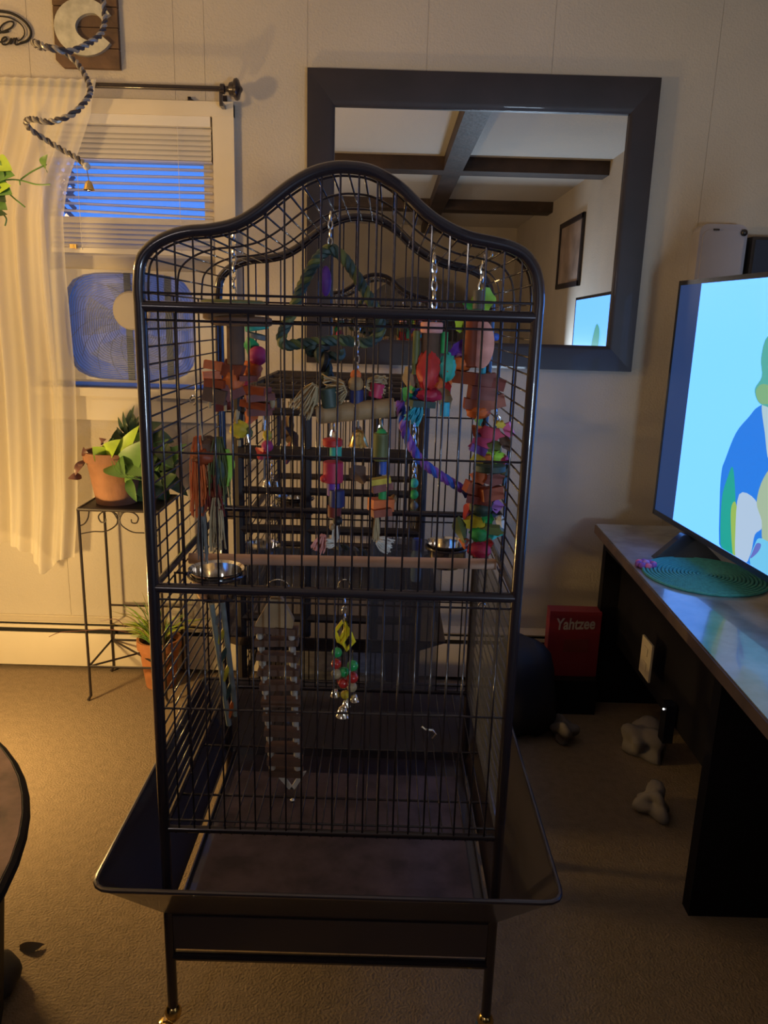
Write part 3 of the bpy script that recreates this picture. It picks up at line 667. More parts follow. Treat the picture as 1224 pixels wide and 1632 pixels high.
toy('paddle_block_toy', 'pink oval paddle toy with lime top and rust blocks, upper right corner', (776, 400), [
    ('hook', 778, 404, 12, 16, 'steel'), ('chain', 772, 436, 9, 54, 'steel', -6), ('cyl', 762, 478, 16, 28, 'grey'), ('petal', 773, 478, 34, 36, 'lime'), ('petal', 758, 490, 34, 16, 'green', 15), ('petal', 738, 516, 24, 28, 'lime', 30), ('ball', 790, 537, 12, 12, 'blue'),
    ('cyl', 752, 548, 28, 70, 'rust'), ('oval', 768, 549, 37, 72, 'pink'), ('petal', 728, 560, 36, 20, 'purple', -60), ('crinkle', 736, 580, 34, 22, 'orange'), ('cyl', 770, 596, 8, 30, 'cyan'), ('box', 742, 602, 40, 18, 'rust', 4), ('box', 772, 608, 38, 24, 'maroon', -6),
    ('box', 792, 612, 28, 18, 'maroon', 12), ('box', 768, 626, 44, 20, 'maroon', 5), ('box', 790, 640, 28, 20, 'rust', -14), ('box', 760, 644, 44, 16, 'rust', 3), ('crinkle', 762, 656, 40, 22, 'orange'), ('petal', 765, 672, 12, 18, 'green'), ('chain', 790, 662, 5, 24, 'steel')], Y0 + .20)
rows = [('hook', 792, 668, 10, 12, 'steel'), ('star', 797, 676, 18, 12, 'yellow'), ('petal', 764, 690, 26, 20, 'rust', 40), ('star', 782, 690, 46, 22, 'crim', 10), ('box', 810, 685, 14, 22, 'hot', -25), ('star', 768, 706, 46, 26, 'mag', -15), ('box', 762, 716, 28, 12, 'purple', 20),
        ('petal', 806, 706, 34, 16, 'bark', 60), ('star', 788, 712, 26, 24, 'olive', 30), ('petal', 790, 728, 32, 20, 'lime'), ('box', 762, 732, 22, 14, 'yellow', 30), ('star', 776, 730, 20, 16, 'orange'), ('disc', 780, 745, 52, 12, 'slate'), ('star', 764, 760, 32, 26, 'orange', 14),
        ('star', 788, 764, 36, 24, 'maroon', -20), ('petal', 806, 757, 16, 34, 'slate', 10), ('box', 756, 778, 34, 18, 'rust', 18), ('box', 782, 786, 38, 20, 'rust', -8), ('star', 786, 784, 14, 22, 'yellow'), ('box', 764, 796, 44, 12, 'maroon', 6), ('petal', 748, 814, 16, 32, 'red', 28),
        ('crinkle', 768, 808, 40, 30, 'slate'), ('box', 791, 806, 18, 18, 'violet', 40), ('petal', 786, 818, 30, 16, 'black', 20), ('petal', 778, 828, 26, 18, 'green', 60), ('star', 758, 834, 44, 28, 'yellow', 20), ('petal', 734, 844, 22, 46, 'olive', -20), ('star', 784, 844, 46, 18, 'olive', 6),
        ('petal', 800, 836, 14, 32, 'white', -10), ('petal', 790, 850, 28, 22, 'teal', 30), ('crinkle', 764, 852, 34, 24, 'green'), ('petal', 741, 866, 16, 18, 'orange'), ('crinkle', 764, 876, 40, 26, 'crim'), ('petal', 778, 870, 18, 20, 'red', 50), ('petal', 806, 735, 12, 20, 'mag')]
toy('rainbow_scrap_toy', 'long multicoloured toy of star cut-outs and scraps, lower right by the bowl', (792, 664), rows, Y0 + .16)
# rope triangle swing
SW = Y0 + .30
sw = thing('rope_swing', 'green-grey rope triangle swing hung by a chain under the dome', 'swing', at(526, 345, SW))
chain_mb(at(527, 338, SW), at(526, 392, SW), .0048).build('chain', chain_m, sw)
s1, s2, s3 = MB(), MB(), MB()
P = lambda x, y, d=0: at(x, y, SW + d)
path = smooth_path([P(526, 396), P(506, 412), P(482, 455), P(465, 500), P(449, 535), P(454, 550), P(475, 548), P(510, 545), P(545, 542, .01), P(585, 546), P(605, 530), P(604, 505), P(588, 475), P(565, 435), P(545, 408), P(527, 396)], 5)
rope([s1, s2, s3], path, .0105, .04)
for s_, c in ((s1, 'slate'), (s2, 'olive'), (s3, 'slate')): s_.build('rope_strand', tm(c), sw)
MB().ball(P(519, 448), .014, 16, (.8, .8, 2.0)).build('bead', tm('purple'), sw)
q = MB(); q2 = MB()
pth = smooth_path([P(520, 548), P(508, 556), P(516, 575, -.02), P(521, 600, 0), P(510, 622, .01)], 5)
rope([q, q2], pth, .013, .045)
q.build('rope_tail', tm('black'), sw); q2.build('rope_tail', tm('slate'), sw)
q = MB(); rope([q], smooth_path([P(500, 548), P(496, 560), P(512, 570), P(536, 568), P(545, 558)], 5), .012, .03); q.build('rope_knot', tm('slate'), sw)
# blue and purple rope perch
rp = thing('rope_perch', 'blue and purple twisted rope perch bent downward at the right of the cage', 'perch', at(640, 660, Y0 + .2))
st = [MB(), MB(), MB()]
rope(st, smooth_path([at(638, 640, Y0 + .2), at(641, 668, Y0 + .2), at(650, 700, Y0 + .2), at(672, 735, Y0 + .2), at(705, 760, Y0 + .21), at(742, 782, Y0 + .22)], 6), .0088, .042)
for s_, c in zip(st, ('purple', 'violet', 'blue')): s_.build('rope_strand', tm(c), rp)
MB().lathe([(.011, -.008), (.013, 0), (.011, .008)], at(743, 783, Y0 + .22), 16, Matrix.Rotation(1.1, 3, 'Y')).build('end_cap', tm('navy'), rp)
# lower cage: block ladder
lt = thing('block_ladder', 'hanging ladder of dark wooden blocks with white beads in the lower cage', 'ladder', at(443, 955, Y0 + .03))
MB().tube(smooth_path([at(443 + 17 * math.cos(a), 937 - 13 * math.sin(a), Y0 + .01) for a in (-.5, .2, .8, 1.57, 2.3, 2.9, 3.6)], 4), .0016, 6).build('hook', steel, lt)
mwb = tm('bark'); wt = mat('bead_grey', (.42, .38, .34), .5)
yl = [1003, 1022, 1046, 1069, 1092, 1118, 1141, 1166, 1190, 1212, 1230]
for i, y in enumerate(yl):
    t = i / 10; Yl = Y0 + .03 + t * .035; xc = lerp(440, 456, t); wd = lerp(74, 60, t) * pxm(Yl); p = at(xc, y, Yl)
    MB().box(p, (wd, .022, .0115), Matrix.Rotation(random.uniform(-.05, .05), 3, 'Y')).build('rung', mwb, lt)
    if i < 10:
        for s_ in (-1, 1):
            b_ = p + Vector((s_ * wd * .36, -.004, -.012)); MB().lathe([(.0035, -.0055), (.006, -.003), (.006, .003), (.0035, .0055)], b_, 10).build('bead', wt, lt)
pts = [(432, 952), (446, 950), (468, 990), (466, 1002), (440, 1000), (408, 1006), (406, 996)]
MB().prism([at(x, y, Y0 + .022) for x, y in pts], (0, .014, 0)).build('top_block', tm('tan'), lt)
for s_ in (-1, 1):
    MB().tube([at(440 + s_ * 28, 1003, Y0 + .03), at(456 + s_ * 22, 1232, Y0 + .065)], .002, 6).build('cord', wt, lt)
for a, b in (((440, 1235), (464, 1258)), ((478, 1232), (466, 1258))):
    MB().prism([at(a[0], a[1], Y0 + .06), at(a[0] + 10, a[1] - 2, Y0 + .06), at(b[0] + 4, b[1], Y0 + .06), at(b[0] - 4, b[1], Y0 + .06)], (0, .004, 0)).build('end_flap', tm('white'), lt)
MB().ball(at(466, 1276, Y0 + .06), .005, 10).build('end_bead', steel, lt)
# blue ladder with yellow rungs
YL = Y0 + .16
bl2 = thing('plastic_ladder', 'blue-grey plastic ladder with yellow rungs leaning at the lower left', 'ladder', at(345, 965, YL))
lb = mat('ladder_plastic', (.24, .27, .25), .3)
LA = [(at(337, 962, YL), at(365, 1155, YL + .06)), (at(354, 957, YL), at(376, 1140, YL + .06))]
for a, b in LA: MB().tube([a, b], .0055, 10).build('rail', lb, bl2)
for t_, col in ((.12, 'grey'), (.27, 'yellow'), (.42, 'slate'), (.58, 'yellow'), (.74, 'slate'), (.90, 'orange')):
    MB().tube([LA[0][0].lerp(LA[0][1], t_ + .04), LA[1][0].lerp(LA[1][1], t_ - .04)], .0052, 8).build('rung', tm(col), bl2)
# acrylic bead toy with bells
YT = Y0 + .02
bt = thing('bead_bell_toy', 'bright yellow acrylic links with green, red and yellow beads and bells, lower cage', 'bird toy', at(549, 965, YT))
MB().tube(smooth_path([at(549 + 9 * math.cos(a), 933 - 9 * math.sin(a), Y0) for a in (-.4, .3, 1, 1.57, 2.3, 2.9, 3.5)], 4), .0014, 6).build('hook', steel, bt)
chain_mb(at(549, 955, YT), at(549, 990, YT)).build('chain', chain_m, bt)
yel = mat('acrylic_yellow', (.8, .66, .03), .2, coat=.5)
MB().tube([at(x, y, YT) for x, y in ((546, 990), (534, 1006), (540, 1022), (550, 1030), (544, 1016), (551, 1002))], .0038, 8, closed=True).build('link', yel, bt)
MB().tube([at(x, y, YT - .006) for x, y in ((551, 990), (558, 1008), (564, 1022), (552, 1036), (546, 1024), (553, 1012))], .0038, 8, closed=True).build('link', yel, bt)
gl = lambda c: mat('bead_' + c, PAL[c], .15, coat=.6)
for x, y, r, c in ((537, 1040, 9, 'green'), (536, 1058, 9, 'red'), (536, 1074, 9, 'straw'), (562, 1061, 10, 'green'), (562, 1080, 10, 'red'), (561, 1095, 9, 'straw'), (548, 1071, 9, 'green'), (547, 1089, 9, 'red'), (550, 1107, 8, 'yellow')):
    MB().ball(at(x, y, YT + random.uniform(-.008, .008)), r * pxm(YT), 16).build('bead', gl(c), bt)
for x, y, r in ((534, 1104, 8), (552, 1120, 8), (565, 1112, 8), (546, 1136, 12)):
    bellshape(at(x, y + 5, YT), r * pxm(YT), bt, steel)
for x, y0_, y1_ in ((537, 1030, 1100), (562, 1036, 1108), (549, 1036, 1130)): MB().tube([at(x, y0_, YT), at(x, y1_, YT)], .001, 5).build('cord', steel, bt)
# small hook perch bit dangling on right, spare chain hooks
toy('quick_link', 'small steel hook clipped on the lower right wall of the cage', (768, 965), [('hook', 768, 966, 10, 12, 'steel'), ('cord', 766, 985, 2, 30, 'steel')], Y0 + .03, 'hook')

# ================================================================ SECOND CAGE (behind)
bX0, bX1, bY0, bY1 = -.372, .095, 1.93, 2.62
c2 = thing('bird_cage', 'second narrower dark bird cage with flared skirt, against the wall behind', 'cage', ((bX0 + bX1) / 2, (bY0 + bY1) / 2, 0))
TZ = 1.195
for x, y in ((bX0, bY0), (bX1, bY0), (bX0, bY1), (bX1, bY1), (-.20, bY0), (-.02, bY0)):
    MB().tube([(x, y, TZ), (x, y, .0)] if y > 2 or abs(x + .11) > .15 else [(x, y, TZ), (x, y, .55)], .0125, 8).build('post', iron2, c2)
for z, r in ((TZ, .012), (1.15, .010), (1.045, .018), (.947, .010), (.845, .012), (.60, .012), (.40, .012)):
    MB().tube([(bX0, bY0, z), (bX1, bY0, z)], r, 8).build('cross_rail', iron2, c2)
for z in (TZ, .845, .60, .40):
    MB().tube([(bX0, bY1, z), (bX1, bY1, z)], .011, 8).build('cross_rail', iron2, c2)
    for X in (bX0, bX1): MB().tube([(X, bY0, z), (X, bY1, z)], .010, 8).build('side_rail', iron2, c2)
vb = MB().tube([(0, 0, TZ), (0, 0, .40)], .0017, 5).mesh('bar', iron2); hb = MB().tube([(0, bY0, 0), (0, bY1, 0)], .0017, 5).mesh('bar', iron2)
for Y in (bY0, bY1):
    k = 0; x = bX0 + .022
    while x < bX1 - .01: link('bar', vb, c2, (x, Y, 0)); x += .0225
for X in (bX0, bX1):
    z = .42
    while z < TZ: link('bar', hb, c2, (X, 0, z)); z += .03
    for k in range(1, 5): link('bar', vb, c2, (X, bY0 + k * .14, 0))
for k in range(12): link('bar', hb, c2, (bX0 + .035 * (k + 1), 0, TZ))
for y in (2.1, 2.3, 2.48): MB().tube([(bX0, y, TZ), (bX1, y, TZ)], .009, 8).build('roof_rail', iron2, c2)
# tapered skirt
sx, sy, sz0, sz1 = .075, .06, .515, .57
i_ = [Vector(p) for p in ((bX0, bY0, sz0), (bX1, bY0, sz0), (bX1, bY1, sz0), (bX0, bY1, sz0))]; o_ = [Vector(p) for p in ((bX0 - sx, bY0 - sy, sz1), (bX1 + sx, bY0 - sy, sz1), (bX1 + sx, bY1 + sy, sz1), (bX0 - sx, bY1 + sy, sz1))]
for k in range(4):
    a = [o_[k], o_[(k + 1) % 4], i_[(k + 1) % 4], i_[k]]
    MB().add(a + [p - Vector((0, 0, .004)) for p in a], [(0, 1, 2, 3), (4, 5, 6, 7), (0, 1, 5, 4), (2, 3, 7, 6), (0, 3, 7, 4), (1, 2, 6, 5)]).build('skirt_panel', skm, c2)
MB().bbox((bX0, bY0, sz0 - .01), (bX1, bY1, sz0)).build('tray', skm, c2)
MB().bbox((bX0 + .01, bY0 + .008, .665), (bX1 - .01, bY0 + .010, .79)).build('guard_sheet', pg, c2)
for z in (.17, .33): MB().bbox((bX0, bY0, z - .012), (bX1, bY1, z)).build('stand_shelf', skm, c2)
# what is in it
nwm = mat('gnarled_bark', (.13, .09, .07), .9, var=.4, vs=20, bump=.6, bs=40)
yy = bY0 + .06
tag(MB().tube(smooth_path([at(352, 820, yy), at(395, 815, yy), at(440, 820, yy), at(497, 812, yy)], 6), [.016, .017, .015, .018, .017, .016, .015, .017, .018, .016, .015, .017, .016, .014, .016, .018, .017, .016, .014][:19], 10).build('branch_perch', nwm), 'thick gnarled branch perch behind, in the second cage', 'perch')
q, q2 = MB(), MB(); rope([q, q2], smooth_path([at(535, 872, yy), at(570, 880, yy), at(605, 890, yy), at(650, 893, yy)], 6), .013, .05)
rp2 = thing('rope_perch', 'grey knotted rope perch across the second cage behind', 'perch', at(535, 872, yy)); q.build('rope_strand', tm('grey'), rp2); q2.build('rope_strand', tm('slate'), rp2)
def bowl2(px, py, w_, Y, label):
    c = at(px, py, Y); r = w_ / 2 * pxm(Y); t = thing('food_bowl', label, 'bowl', c - Vector((0, 0, .045)))
    MB().lathe([(r * .8, -.045), (r * .98, 0), (r * 1.05, .002), (r * .92, -.001), (r * .75, -.04), (.001, -.042)], c, 28).build('bowl', steel, t)
    MB().tube([c + Vector((math.cos(2 * PI * k / 20) * r * 1.04, math.sin(2 * PI * k / 20) * r * 1.04, -.006)) for k in range(20)], .003, 6, closed=True).build('holder_ring', iron, t)
bowl2(470, 790, 58, 2.02, 'small steel bowl behind the branch perch in the second cage')
bowl2(415, 868, 60, 2.03, 'small steel bowl below the branch perch in the second cage')
wb = thing('water_bottle', 'clear water bottle with bright blue cap clipped to the second cage', 'bottle', at(663, 900, 1.9))
p = at(663, 902, 1.9)
MB().lathe([(.012, -.04), (.014, -.03), (.014, .03), (.008, .045)], p, 16).build('bottle', mat('bottle_plastic', (.35, .5, .6), .15, alpha=.6), wb)
MB().lathe([(.011, .044), (.012, .046), (.012, .072), (.009, .074)], p, 16).build('cap', tm('blue'), wb)
for i, (x, y, c) in enumerate(((460, 700, 'bark'), (432, 770, 'steel'), (660, 770, 'teal'))):
    lab = ('brown leather strip toy hanging inside the second cage', 'shiny steel chime toy hanging in the second cage', 'teal bead strand hanging at the right post of the second cage')[i]
    if c == 'steel': toy('chime_toy', lab, (x, y - 40), [('chain', x, y - 25, 7, 40, 'steel'), ('cyl', x, y + 5, 7, 26, 'steel', 8), ('cyl', x + 9, y + 10, 7, 26, 'steel', -8), ('bell', x + 3, y + 38, 18, 16, 'steel')], 2.1)
    elif c == 'bark': toy('leather_toy', lab, (x, y - 60), [('cord', x, y - 40, 3, 40, 'straw'), ('petal', x - 4, y - 20, 20, 40, 'bark', 20), ('petal', x + 4, y, 20, 40, 'bark', -25), ('petal', x, y + 22, 16, 36, 'maroon', 12)], 2.05)
    else: toy('bead_strand_toy', lab, (x, y - 120), [('chain', x, y - 60, 8, 110, 'steel'), ('ball', x, y, 14, 16, 'teal'), ('ball', x, y + 18, 14, 16, 'green'), ('ball', x, y + 36, 13, 14, 'grey'), ('cord', x, y + 48, 3, 40, 'steel')], 1.89)
nb_ = thing('newspaper_stack', 'grey folded stack of papers on the lower shelf of the second cage', 'papers', (-.14, 2.2, .33))
for k in range(5): MB().box((-.14 + random.uniform(-.01, .01), 2.22, .334 + k * .008), (.30, .26, .007), Matrix.Rotation(random.uniform(-.06, .06), 3, 'Z')).build('paper', mat('newsprint', (.34, .32, .3), .9, var=.3, vs=30), nb_)

# ================================================================ PLANT STAND AND POTS
ps = thing('plant_stand', 'tall square black iron plant stand with scrollwork under the top', 'stand', (-.915, 2.70, 0))
sx0, sx1, sy0, sy1, szt = -1.05, -.775, 2.56, 2.80, .72
for x, y in ((sx0, sy0), (sx1, sy0), (sx0, sy1), (sx1, sy1)):
    MB().tube([(x, y, szt), (x, y, .02), (x + (-.01 if x == sx0 else .01), y - .004, .003)], .0052, 8).build('leg', iron2, ps)
def ringrect(z, r, nm): MB().tube([(sx0, sy0, z), (sx1, sy0, z), (sx1, sy1, z), (sx0, sy1, z)], r, 8, closed=True).build(nm, iron2, ps)
ringrect(szt, .0065, 'top_frame'); ringrect(.135, .0048, 'lower_frame')
MB().bbox((sx0, sy0, szt - .004), (sx1, sy1, szt + .002)).build('top_plate', iron2, ps)
MB().tube([(sx0, sy0, .135), (sx1, sy1, .135)], .004, 6).build('brace', iron2, ps)
MB().tube([(sx0, sy1, .135), (sx1, sy0, .135)], .004, 6).build('brace', iron2, ps)
MB().tube([(sx0, sy1, .28), (sx1, sy1, .28)], .0045, 6).build('brace', iron2, ps)
def scroll(pts): MB().tube(smooth_path([Vector((x, sy0, z)) for x, z in pts], 6), .0024, 6).build('scroll', iron2, ps)
mxc = (sx0 + sx1) / 2
for s_ in (-1, 1):
    f = lambda dx, dz: (mxc + s_ * dx, szt - dz)
    scroll([f(.137, .088), f(.09, .078), f(.045, .075), f(.008, .05), f(.004, .018), f(.018, .005)])
    scroll([f(.004, .03), f(.02, .006), f(.05, .006), f(.068, .022), f(.062, .042), f(.046, .042), f(.044, .03)])
    scroll([f(.137, .06), f(.118, .05), f(.105, .03), f(.10, .006)])
yc2 = (sy0 + sy1) / 2
def pot(label, c, r, h_, m):
    t = thing('flower_pot', label, 'pot', c)
    c = Vector(c)
    MB().lathe([(r * .66, 0), (r * .90, h_ * .82), (r * 1.0, h_ * .82), (r * 1.0, h_), (r * .88, h_), (r * .84, h_ * .80), (r * .6, h_ * .78), (.001, h_ * .80)], c, 32, cap=True).build('pot', m, t)
    MB().lathe([(r * .86, h_ * .86), (r * .4, h_ * .90), (.001, h_ * .9)], c, 20).build('soil', mat('soil', (.03, .02, .015), .95, bump=.6), t)
    return t
pc = Vector((-.955, 2.675, szt + .003))
pot('large terracotta pot on the plant stand top', pc, .105, .185, terracotta)
lf = {}
def leaf_mb(base, tip, wd, curl=.02, nrm=Vector((0, -1, .4))):
    m = MB(); base, tip = Vector(base), Vector(tip); d = tip - base; s_ = d.cross(nrm).normalized(); up = s_.cross(d).normalized(); vs = []; n_ = 8
    for i in range(n_ + 1):
        t = i / n_; w_ = wd * (math.sin(PI * min(1, t * .92 + .08)) ** .75) * (1.15 - .5 * t) if t < 1 else 0
        c = base + d * t + up * curl * math.sin(PI * t); vs += [c - s_ * w_ + up * w_ * .25, c, c + s_ * w_ + up * w_ * .25]
    fs = [(i * 3 + j, i * 3 + j + 1, i * 3 + j + 4, i * 3 + j + 3) for i in range(n_) for j in range(2)]
    return m.add(vs, fs, True)
def leafmat(nm, c):
    m = mat(nm, c, .4, var=.25, vs=12)
    b = m.node_tree.nodes['Principled BSDF']; b.inputs['Subsurface Weight'].default_value = 0; return m
lime = leafmat('leaf_lime', (.36, .52, .05)); mid = leafmat('leaf_mid', (.12, .25, .06)); dark = leafmat('leaf_dark', (.05, .09, .04)); red_l = leafmat('leaf_withered', (.14, .06, .05))
p1 = thing('leafy_plant', 'bushy plant with broad yellow-green and dark leaves in the large pot', 'plant', pc + Vector((0, 0, .16)))
def L(a, b, wd, m, Ya=2.66, Yb=2.6, curl=.015): leaf_mb(at(*a, Ya), at(*b, Yb), wd, curl).build('leaf', m, p1)
L((168, 728), (147, 712), .036, lime, 2.62, 2.58); L((170, 730), (192, 700), .030, lime, 2.62, 2.57); L((185, 745), (222, 678), .030, lime, 2.63, 2.57)
L((195, 762), (236, 700), .05, mid, 2.62, 2.55); L((205, 730), (240, 760), .05, mid, 2.62, 2.52); L((180, 735), (200, 762), .045, mid, 2.62, 2.53)
L((205, 765), (218, 800), .018, mid, 2.57, 2.54); L((200, 740), (245, 735), .05, dark, 2.64, 2.58)
rnd = random.Random(5)
for k in range(72):
    a = (rnd.uniform(190, 262), rnd.uniform(680, 775)); b = (a[0] + rnd.uniform(-18, 50), a[1] + rnd.uniform(-50, 50))
    b = (min(b[0], 300), max(b[1], 652)); L(a, b, rnd.uniform(.018, .036), dark if k % 3 else mid, 2.72, rnd.uniform(2.66, 2.8))
for a, b in (((200, 690), (188, 664)), ((205, 690), (196, 655)), ((210, 685), (214, 645)), ((200, 700), (186, 680)), ((215, 690), (224, 660)), ((205, 700), (200, 670))): L(a, b, .008, dark, 2.72, 2.72)
for a, b in (((134, 735), (120, 758)), ((132, 740), (128, 748)), ((140, 725), (133, 712)), ((130, 760), (108, 763)), ((165, 705), (170, 700))): L(a, b, .014, red_l, 2.62, 2.6)
m = MB()
for k in range(12): 
    b = at(rnd.uniform(165, 235), rnd.uniform(705, 760), 2.64); m.tube(smooth_path([pc + Vector((rnd.uniform(-.05, .05), rnd.uniform(-.03, .03), .16)), (pc + Vector((0, 0, .2))).lerp(b, .5) + Vector((0, 0, .02)), b], 4), .0018, 5)
for k in range(5): m.tube(smooth_path([at(178 + k * 5, 735, 2.57), at(186 + k * 6, 752 + k, 2.54), at(205 + k * 6, 762 + k, 2.54), at(225 + k * 3, 756, 2.55)], 4), .0012, 5)
m.build('stems', mid, p1)
# small pot with spiky grass
gc = Vector((-.835, 2.70, .003))
pot('smaller terracotta pot on the carpet inside the stand legs', gc, .082, .19, mat('terracotta_bright', (.42, .16, .06), .75, var=.25, vs=14))
p2 = thing('spiky_grass_plant', 'spiky thin-leaved grass plant in the smaller pot', 'plant', gc + Vector((0, 0, .17)))
for k in range(90):
    a = rnd.uniform(-1.25, 1.1); l = rnd.uniform(.10, .24); yv = rnd.uniform(-.5, .5)
    b = gc + Vector((rnd.uniform(-.03, .03), rnd.uniform(-.03, .03), .165)); e = b + Vector((math.sin(a) * l, yv * l * .6, math.cos(a) * l * .8)); md = b.lerp(e, .5) + Vector((0, 0, .03 * l / .2))
    MB().tube(smooth_path([b, md, e], 3), [.0022, .0022, .002, .002, .0016, .001, .0004][:7], 4).build('blade', (mid, lime, leafmat('leaf_dry', (.28, .24, .08)))[k % 3], p2)
for pts in (((205, 1008), (170, 1003), (120, 1006), (95, 1008), (78, 1015)), ((160, 990), (185, 987), (200, 1000))): MB().tube(smooth_path([at(x, y, 2.55) for x, y in pts], 4), .0014, 5).build('dry_stem', red_l, p2)

# ================================================================ HANGING PLANT, SPIRAL PERCH
hp = thing('hanging_plant', 'trailing green heart-leaved plant entering at the left edge before the curtain', 'plant', at(-60, 300, 2.3))
def HL(a, b, wd, m): leaf_mb(at(*a, 2.3), at(*b, 2.26), wd, .01).build('leaf', m, hp)
HL((-8, 262), (20, 272), .03, lime); HL((-5, 285), (24, 280), .028, mid); HL((-10, 300), (20, 310), .032, mid); HL((-12, 320), (12, 335), .03, mid); HL((-20, 270), (8, 290), .04, mid); HL((-20, 300), (10, 322), .035, dark)
HL((-10, 345), (12, 342), .016, dark); HL((75, 272), (76, 246), .018, mid); HL((-8, 310), (18, 296), .025, lime)
for pts in (((-60, 300), (0, 288), (30, 287), (58, 294), (80, 294)), ((33, 286), (50, 274), (74, 262)), ((-20, 300), (8, 305), (25, 318), (40, 330)), ((-15, 335), (0, 338), (10, 348), (8, 360)), ((31, 288), (32, 295))):
    MB().tube(smooth_path([at(x, y, 2.28) for x, y in pts], 5), .0022, 5).build('stem', mid, hp)
HPc = at(-110, 310, 2.3)
MB().lathe([(.07, -.12), (.10, .0), (.105, .02), (.095, .02), (.09, 0), (.001, -.02)], HPc, 28).build('pot', terracotta, hp)
for a in (0, 2.1, 4.2): MB().tube([HPc + Vector((math.cos(a) * .1, math.sin(a) * .1, .01)), HPc + Vector((0, 0, .4))], .0015, 5).build('hanger_cord', tm('straw'), hp)
MB().tube([HPc + Vector((0, 0, .4)), Vector((HPc.x, HPc.y, ZC))], .0015, 5).build('hanger_cord', tm('straw'), hp)
sc_ = thing('spiral_rope_perch', 'black and silver twisted spiral rope with bell, hanging before the curtain', 'bird toy', at(163, 0, 2.0))
pp = [(160, -60, 2.02), (162, -20, 2.02), (165, 8, 2.02), (167, 34, 2.0), (160, 55, 1.96), (140, 70, 1.92), (115, 81, 1.88), (88, 79, 1.86), (62, 70, 1.88), (53, 67, 1.95), (64, 76, 2.02), (86, 76, 2.06), (106, 86, 2.07), (124, 102, 2.05), (138, 125, 2.0), (144, 145, 1.95), (136, 162, 1.9), (115, 182, 1.86), (80, 194, 1.86), (52, 190, 1.9), (42, 194, 1.95), (48, 206, 2.0), (72, 222, 2.03), (98, 238, 2.02), (120, 250, 2.0), (135, 262, 1.98)]
path = smooth_path([at(*p) for p in pp], 5); path = [Vector((path[0].x, path[0].y, ZC - .002))] + path
q, q2 = MB(), MB(); rope([q, q2], path, .0068, .034)
q.build('rope_strand', mat('rope_black', (.05, .04, .05), .6), sc_); q2.build('rope_strand', mat('rope_silver', (.34, .31, .29), .35, .3), sc_)
MB().ball(at(138, 265, 1.98), .009, 12).build('bead', tm('white'), sc_)
MB().tube([at(138, 268, 1.98), at(142, 290, 1.98)], .001, 5).build('cord', steel, sc_)
bellshape(at(142, 303, 1.98), .0135, sc_, brass)

# ================================================================ CONSOLE, TV
f0, f1 = Vector((.774, 2.72)), Vector((.70, .60)); cz_, th_ = .68, .03
con = thing('tv_console', 'long dark console with a marbled stone-look top along the right wall', 'console', (1.1, 1.7, 0))
topm = mat('marbled_top', (.24, .25, .27), .2, var=.5, vs=7, bump=.12, bs=12, coat=.5, spec=.8)
MB().prism([(f0.x, f0.y, cz_ - th_), (f1.x, f1.y, cz_ - th_), (XR - .02, f1.y, cz_ - th_), (XR - .02, f0.y, cz_ - th_)], (0, 0, th_)).build('top', topm, con)
em = mat('worn_edge_wood', (.12, .08, .065), .6, var=.3, vs=12)
dirv = (f1 - f0)
MB().prism([(f0.x - .004, f0.y, cz_ - th_ - .002), (f0.x - .004, f0.y, cz_ - .004), (f0.x, f0.y, cz_ - .004), (f0.x, f0.y, cz_ - th_ - .002)], (dirv.x, dirv.y, 0)).build('edge_strip', em, con)
base_m = mat('console_black', (.008, .007, .010), .7, var=.2, vs=6, spec=.2)
def fx(y): return f0.x + (f0.y - y) / (f0.y - f1.y) * (f1.x - f0.x)
for y in (2.68, 1.6, .64):
    MB().bbox((fx(y) + .03, y - .02, 0), (XR - .05, y + .02, cz_ - th_)).build('upright', base_m, con)
MB().bbox((.80, .62, cz_ - th_ - .05), (.83, 2.66, cz_ - th_)).build('apron', base_m, con)
# TV
tf, tn_ = Vector((.935, 2.6, 0)), Vector((1.035, 1.27, 0)); tz0, tz1 = .755, 1.528
td = (tn_ - tf).normalized(); tnr = Vector((td.y, -td.x, 0)) ; 
if tnr.x > 0: tnr = -tnr
tv = thing('television', 'large flat television showing a pale blue picture, on the console', 'television', (1.0, 1.9, cz_))
bk = mat('tv_black', (.012, .013, .02), .25, coat=.3)
TL_ = (tn_ - tf).length
def tp(s_, z, o=0): q = tf + td * s_ + tnr * o; return Vector((q.x, q.y, z))
MB().prism([tp(0, tz0), tp(TL_, tz0), tp(TL_, tz1), tp(0, tz1)], -tnr * .035).build('cabinet', bk, tv)
def tvray(x, y, o=.002):
    r = ray(x, y); p0 = tp(0, tz0, o); t_ = (p0 - Vector((0, 0, H))).dot(tnr) / r.dot(tnr); return Vector((0, 0, H)) + r * t_
def emis(nm, c, e=1): return mat(nm, (0.01, 0.01, 0.01), .4, emit=c, es=e)
s0 = .155
for nm, pts in (('bezel', ((0, tz0, TL_, tz0 + .018))), ('bezel', (0, tz1 - .014, TL_, tz1)), ('bezel', (TL_ - .012, tz0, TL_, tz1)), ('bezel', (0, tz0, .012, tz1))):
    a, b, c_, d_ = pts; MB().prism([tp(a, b), tp(c_, b), tp(c_, d_), tp(a, d_)], tnr * .004).build('bezel', bk, tv)
MB().prism([tp(.012, tz0 + .018), tp(s0, tz0 + .018), tp(s0, tz1 - .014), tp(.012, tz1 - .014)], tnr * .002).build('bezel_sheen', emis('screen_navy', (.014, .04, .13)), tv)  # bezel's blue reflection drawn as a dim glowing strip
MB().prism([tp(s0, tz0 + .018), tp(TL_ - .012, tz0 + .018), tp(TL_ - .012, tz1 - .014), tp(s0, tz1 - .014)], tnr * .002).build('screen', emis('screen_pale', (.22, .72, 2.3), 1.0), tv)
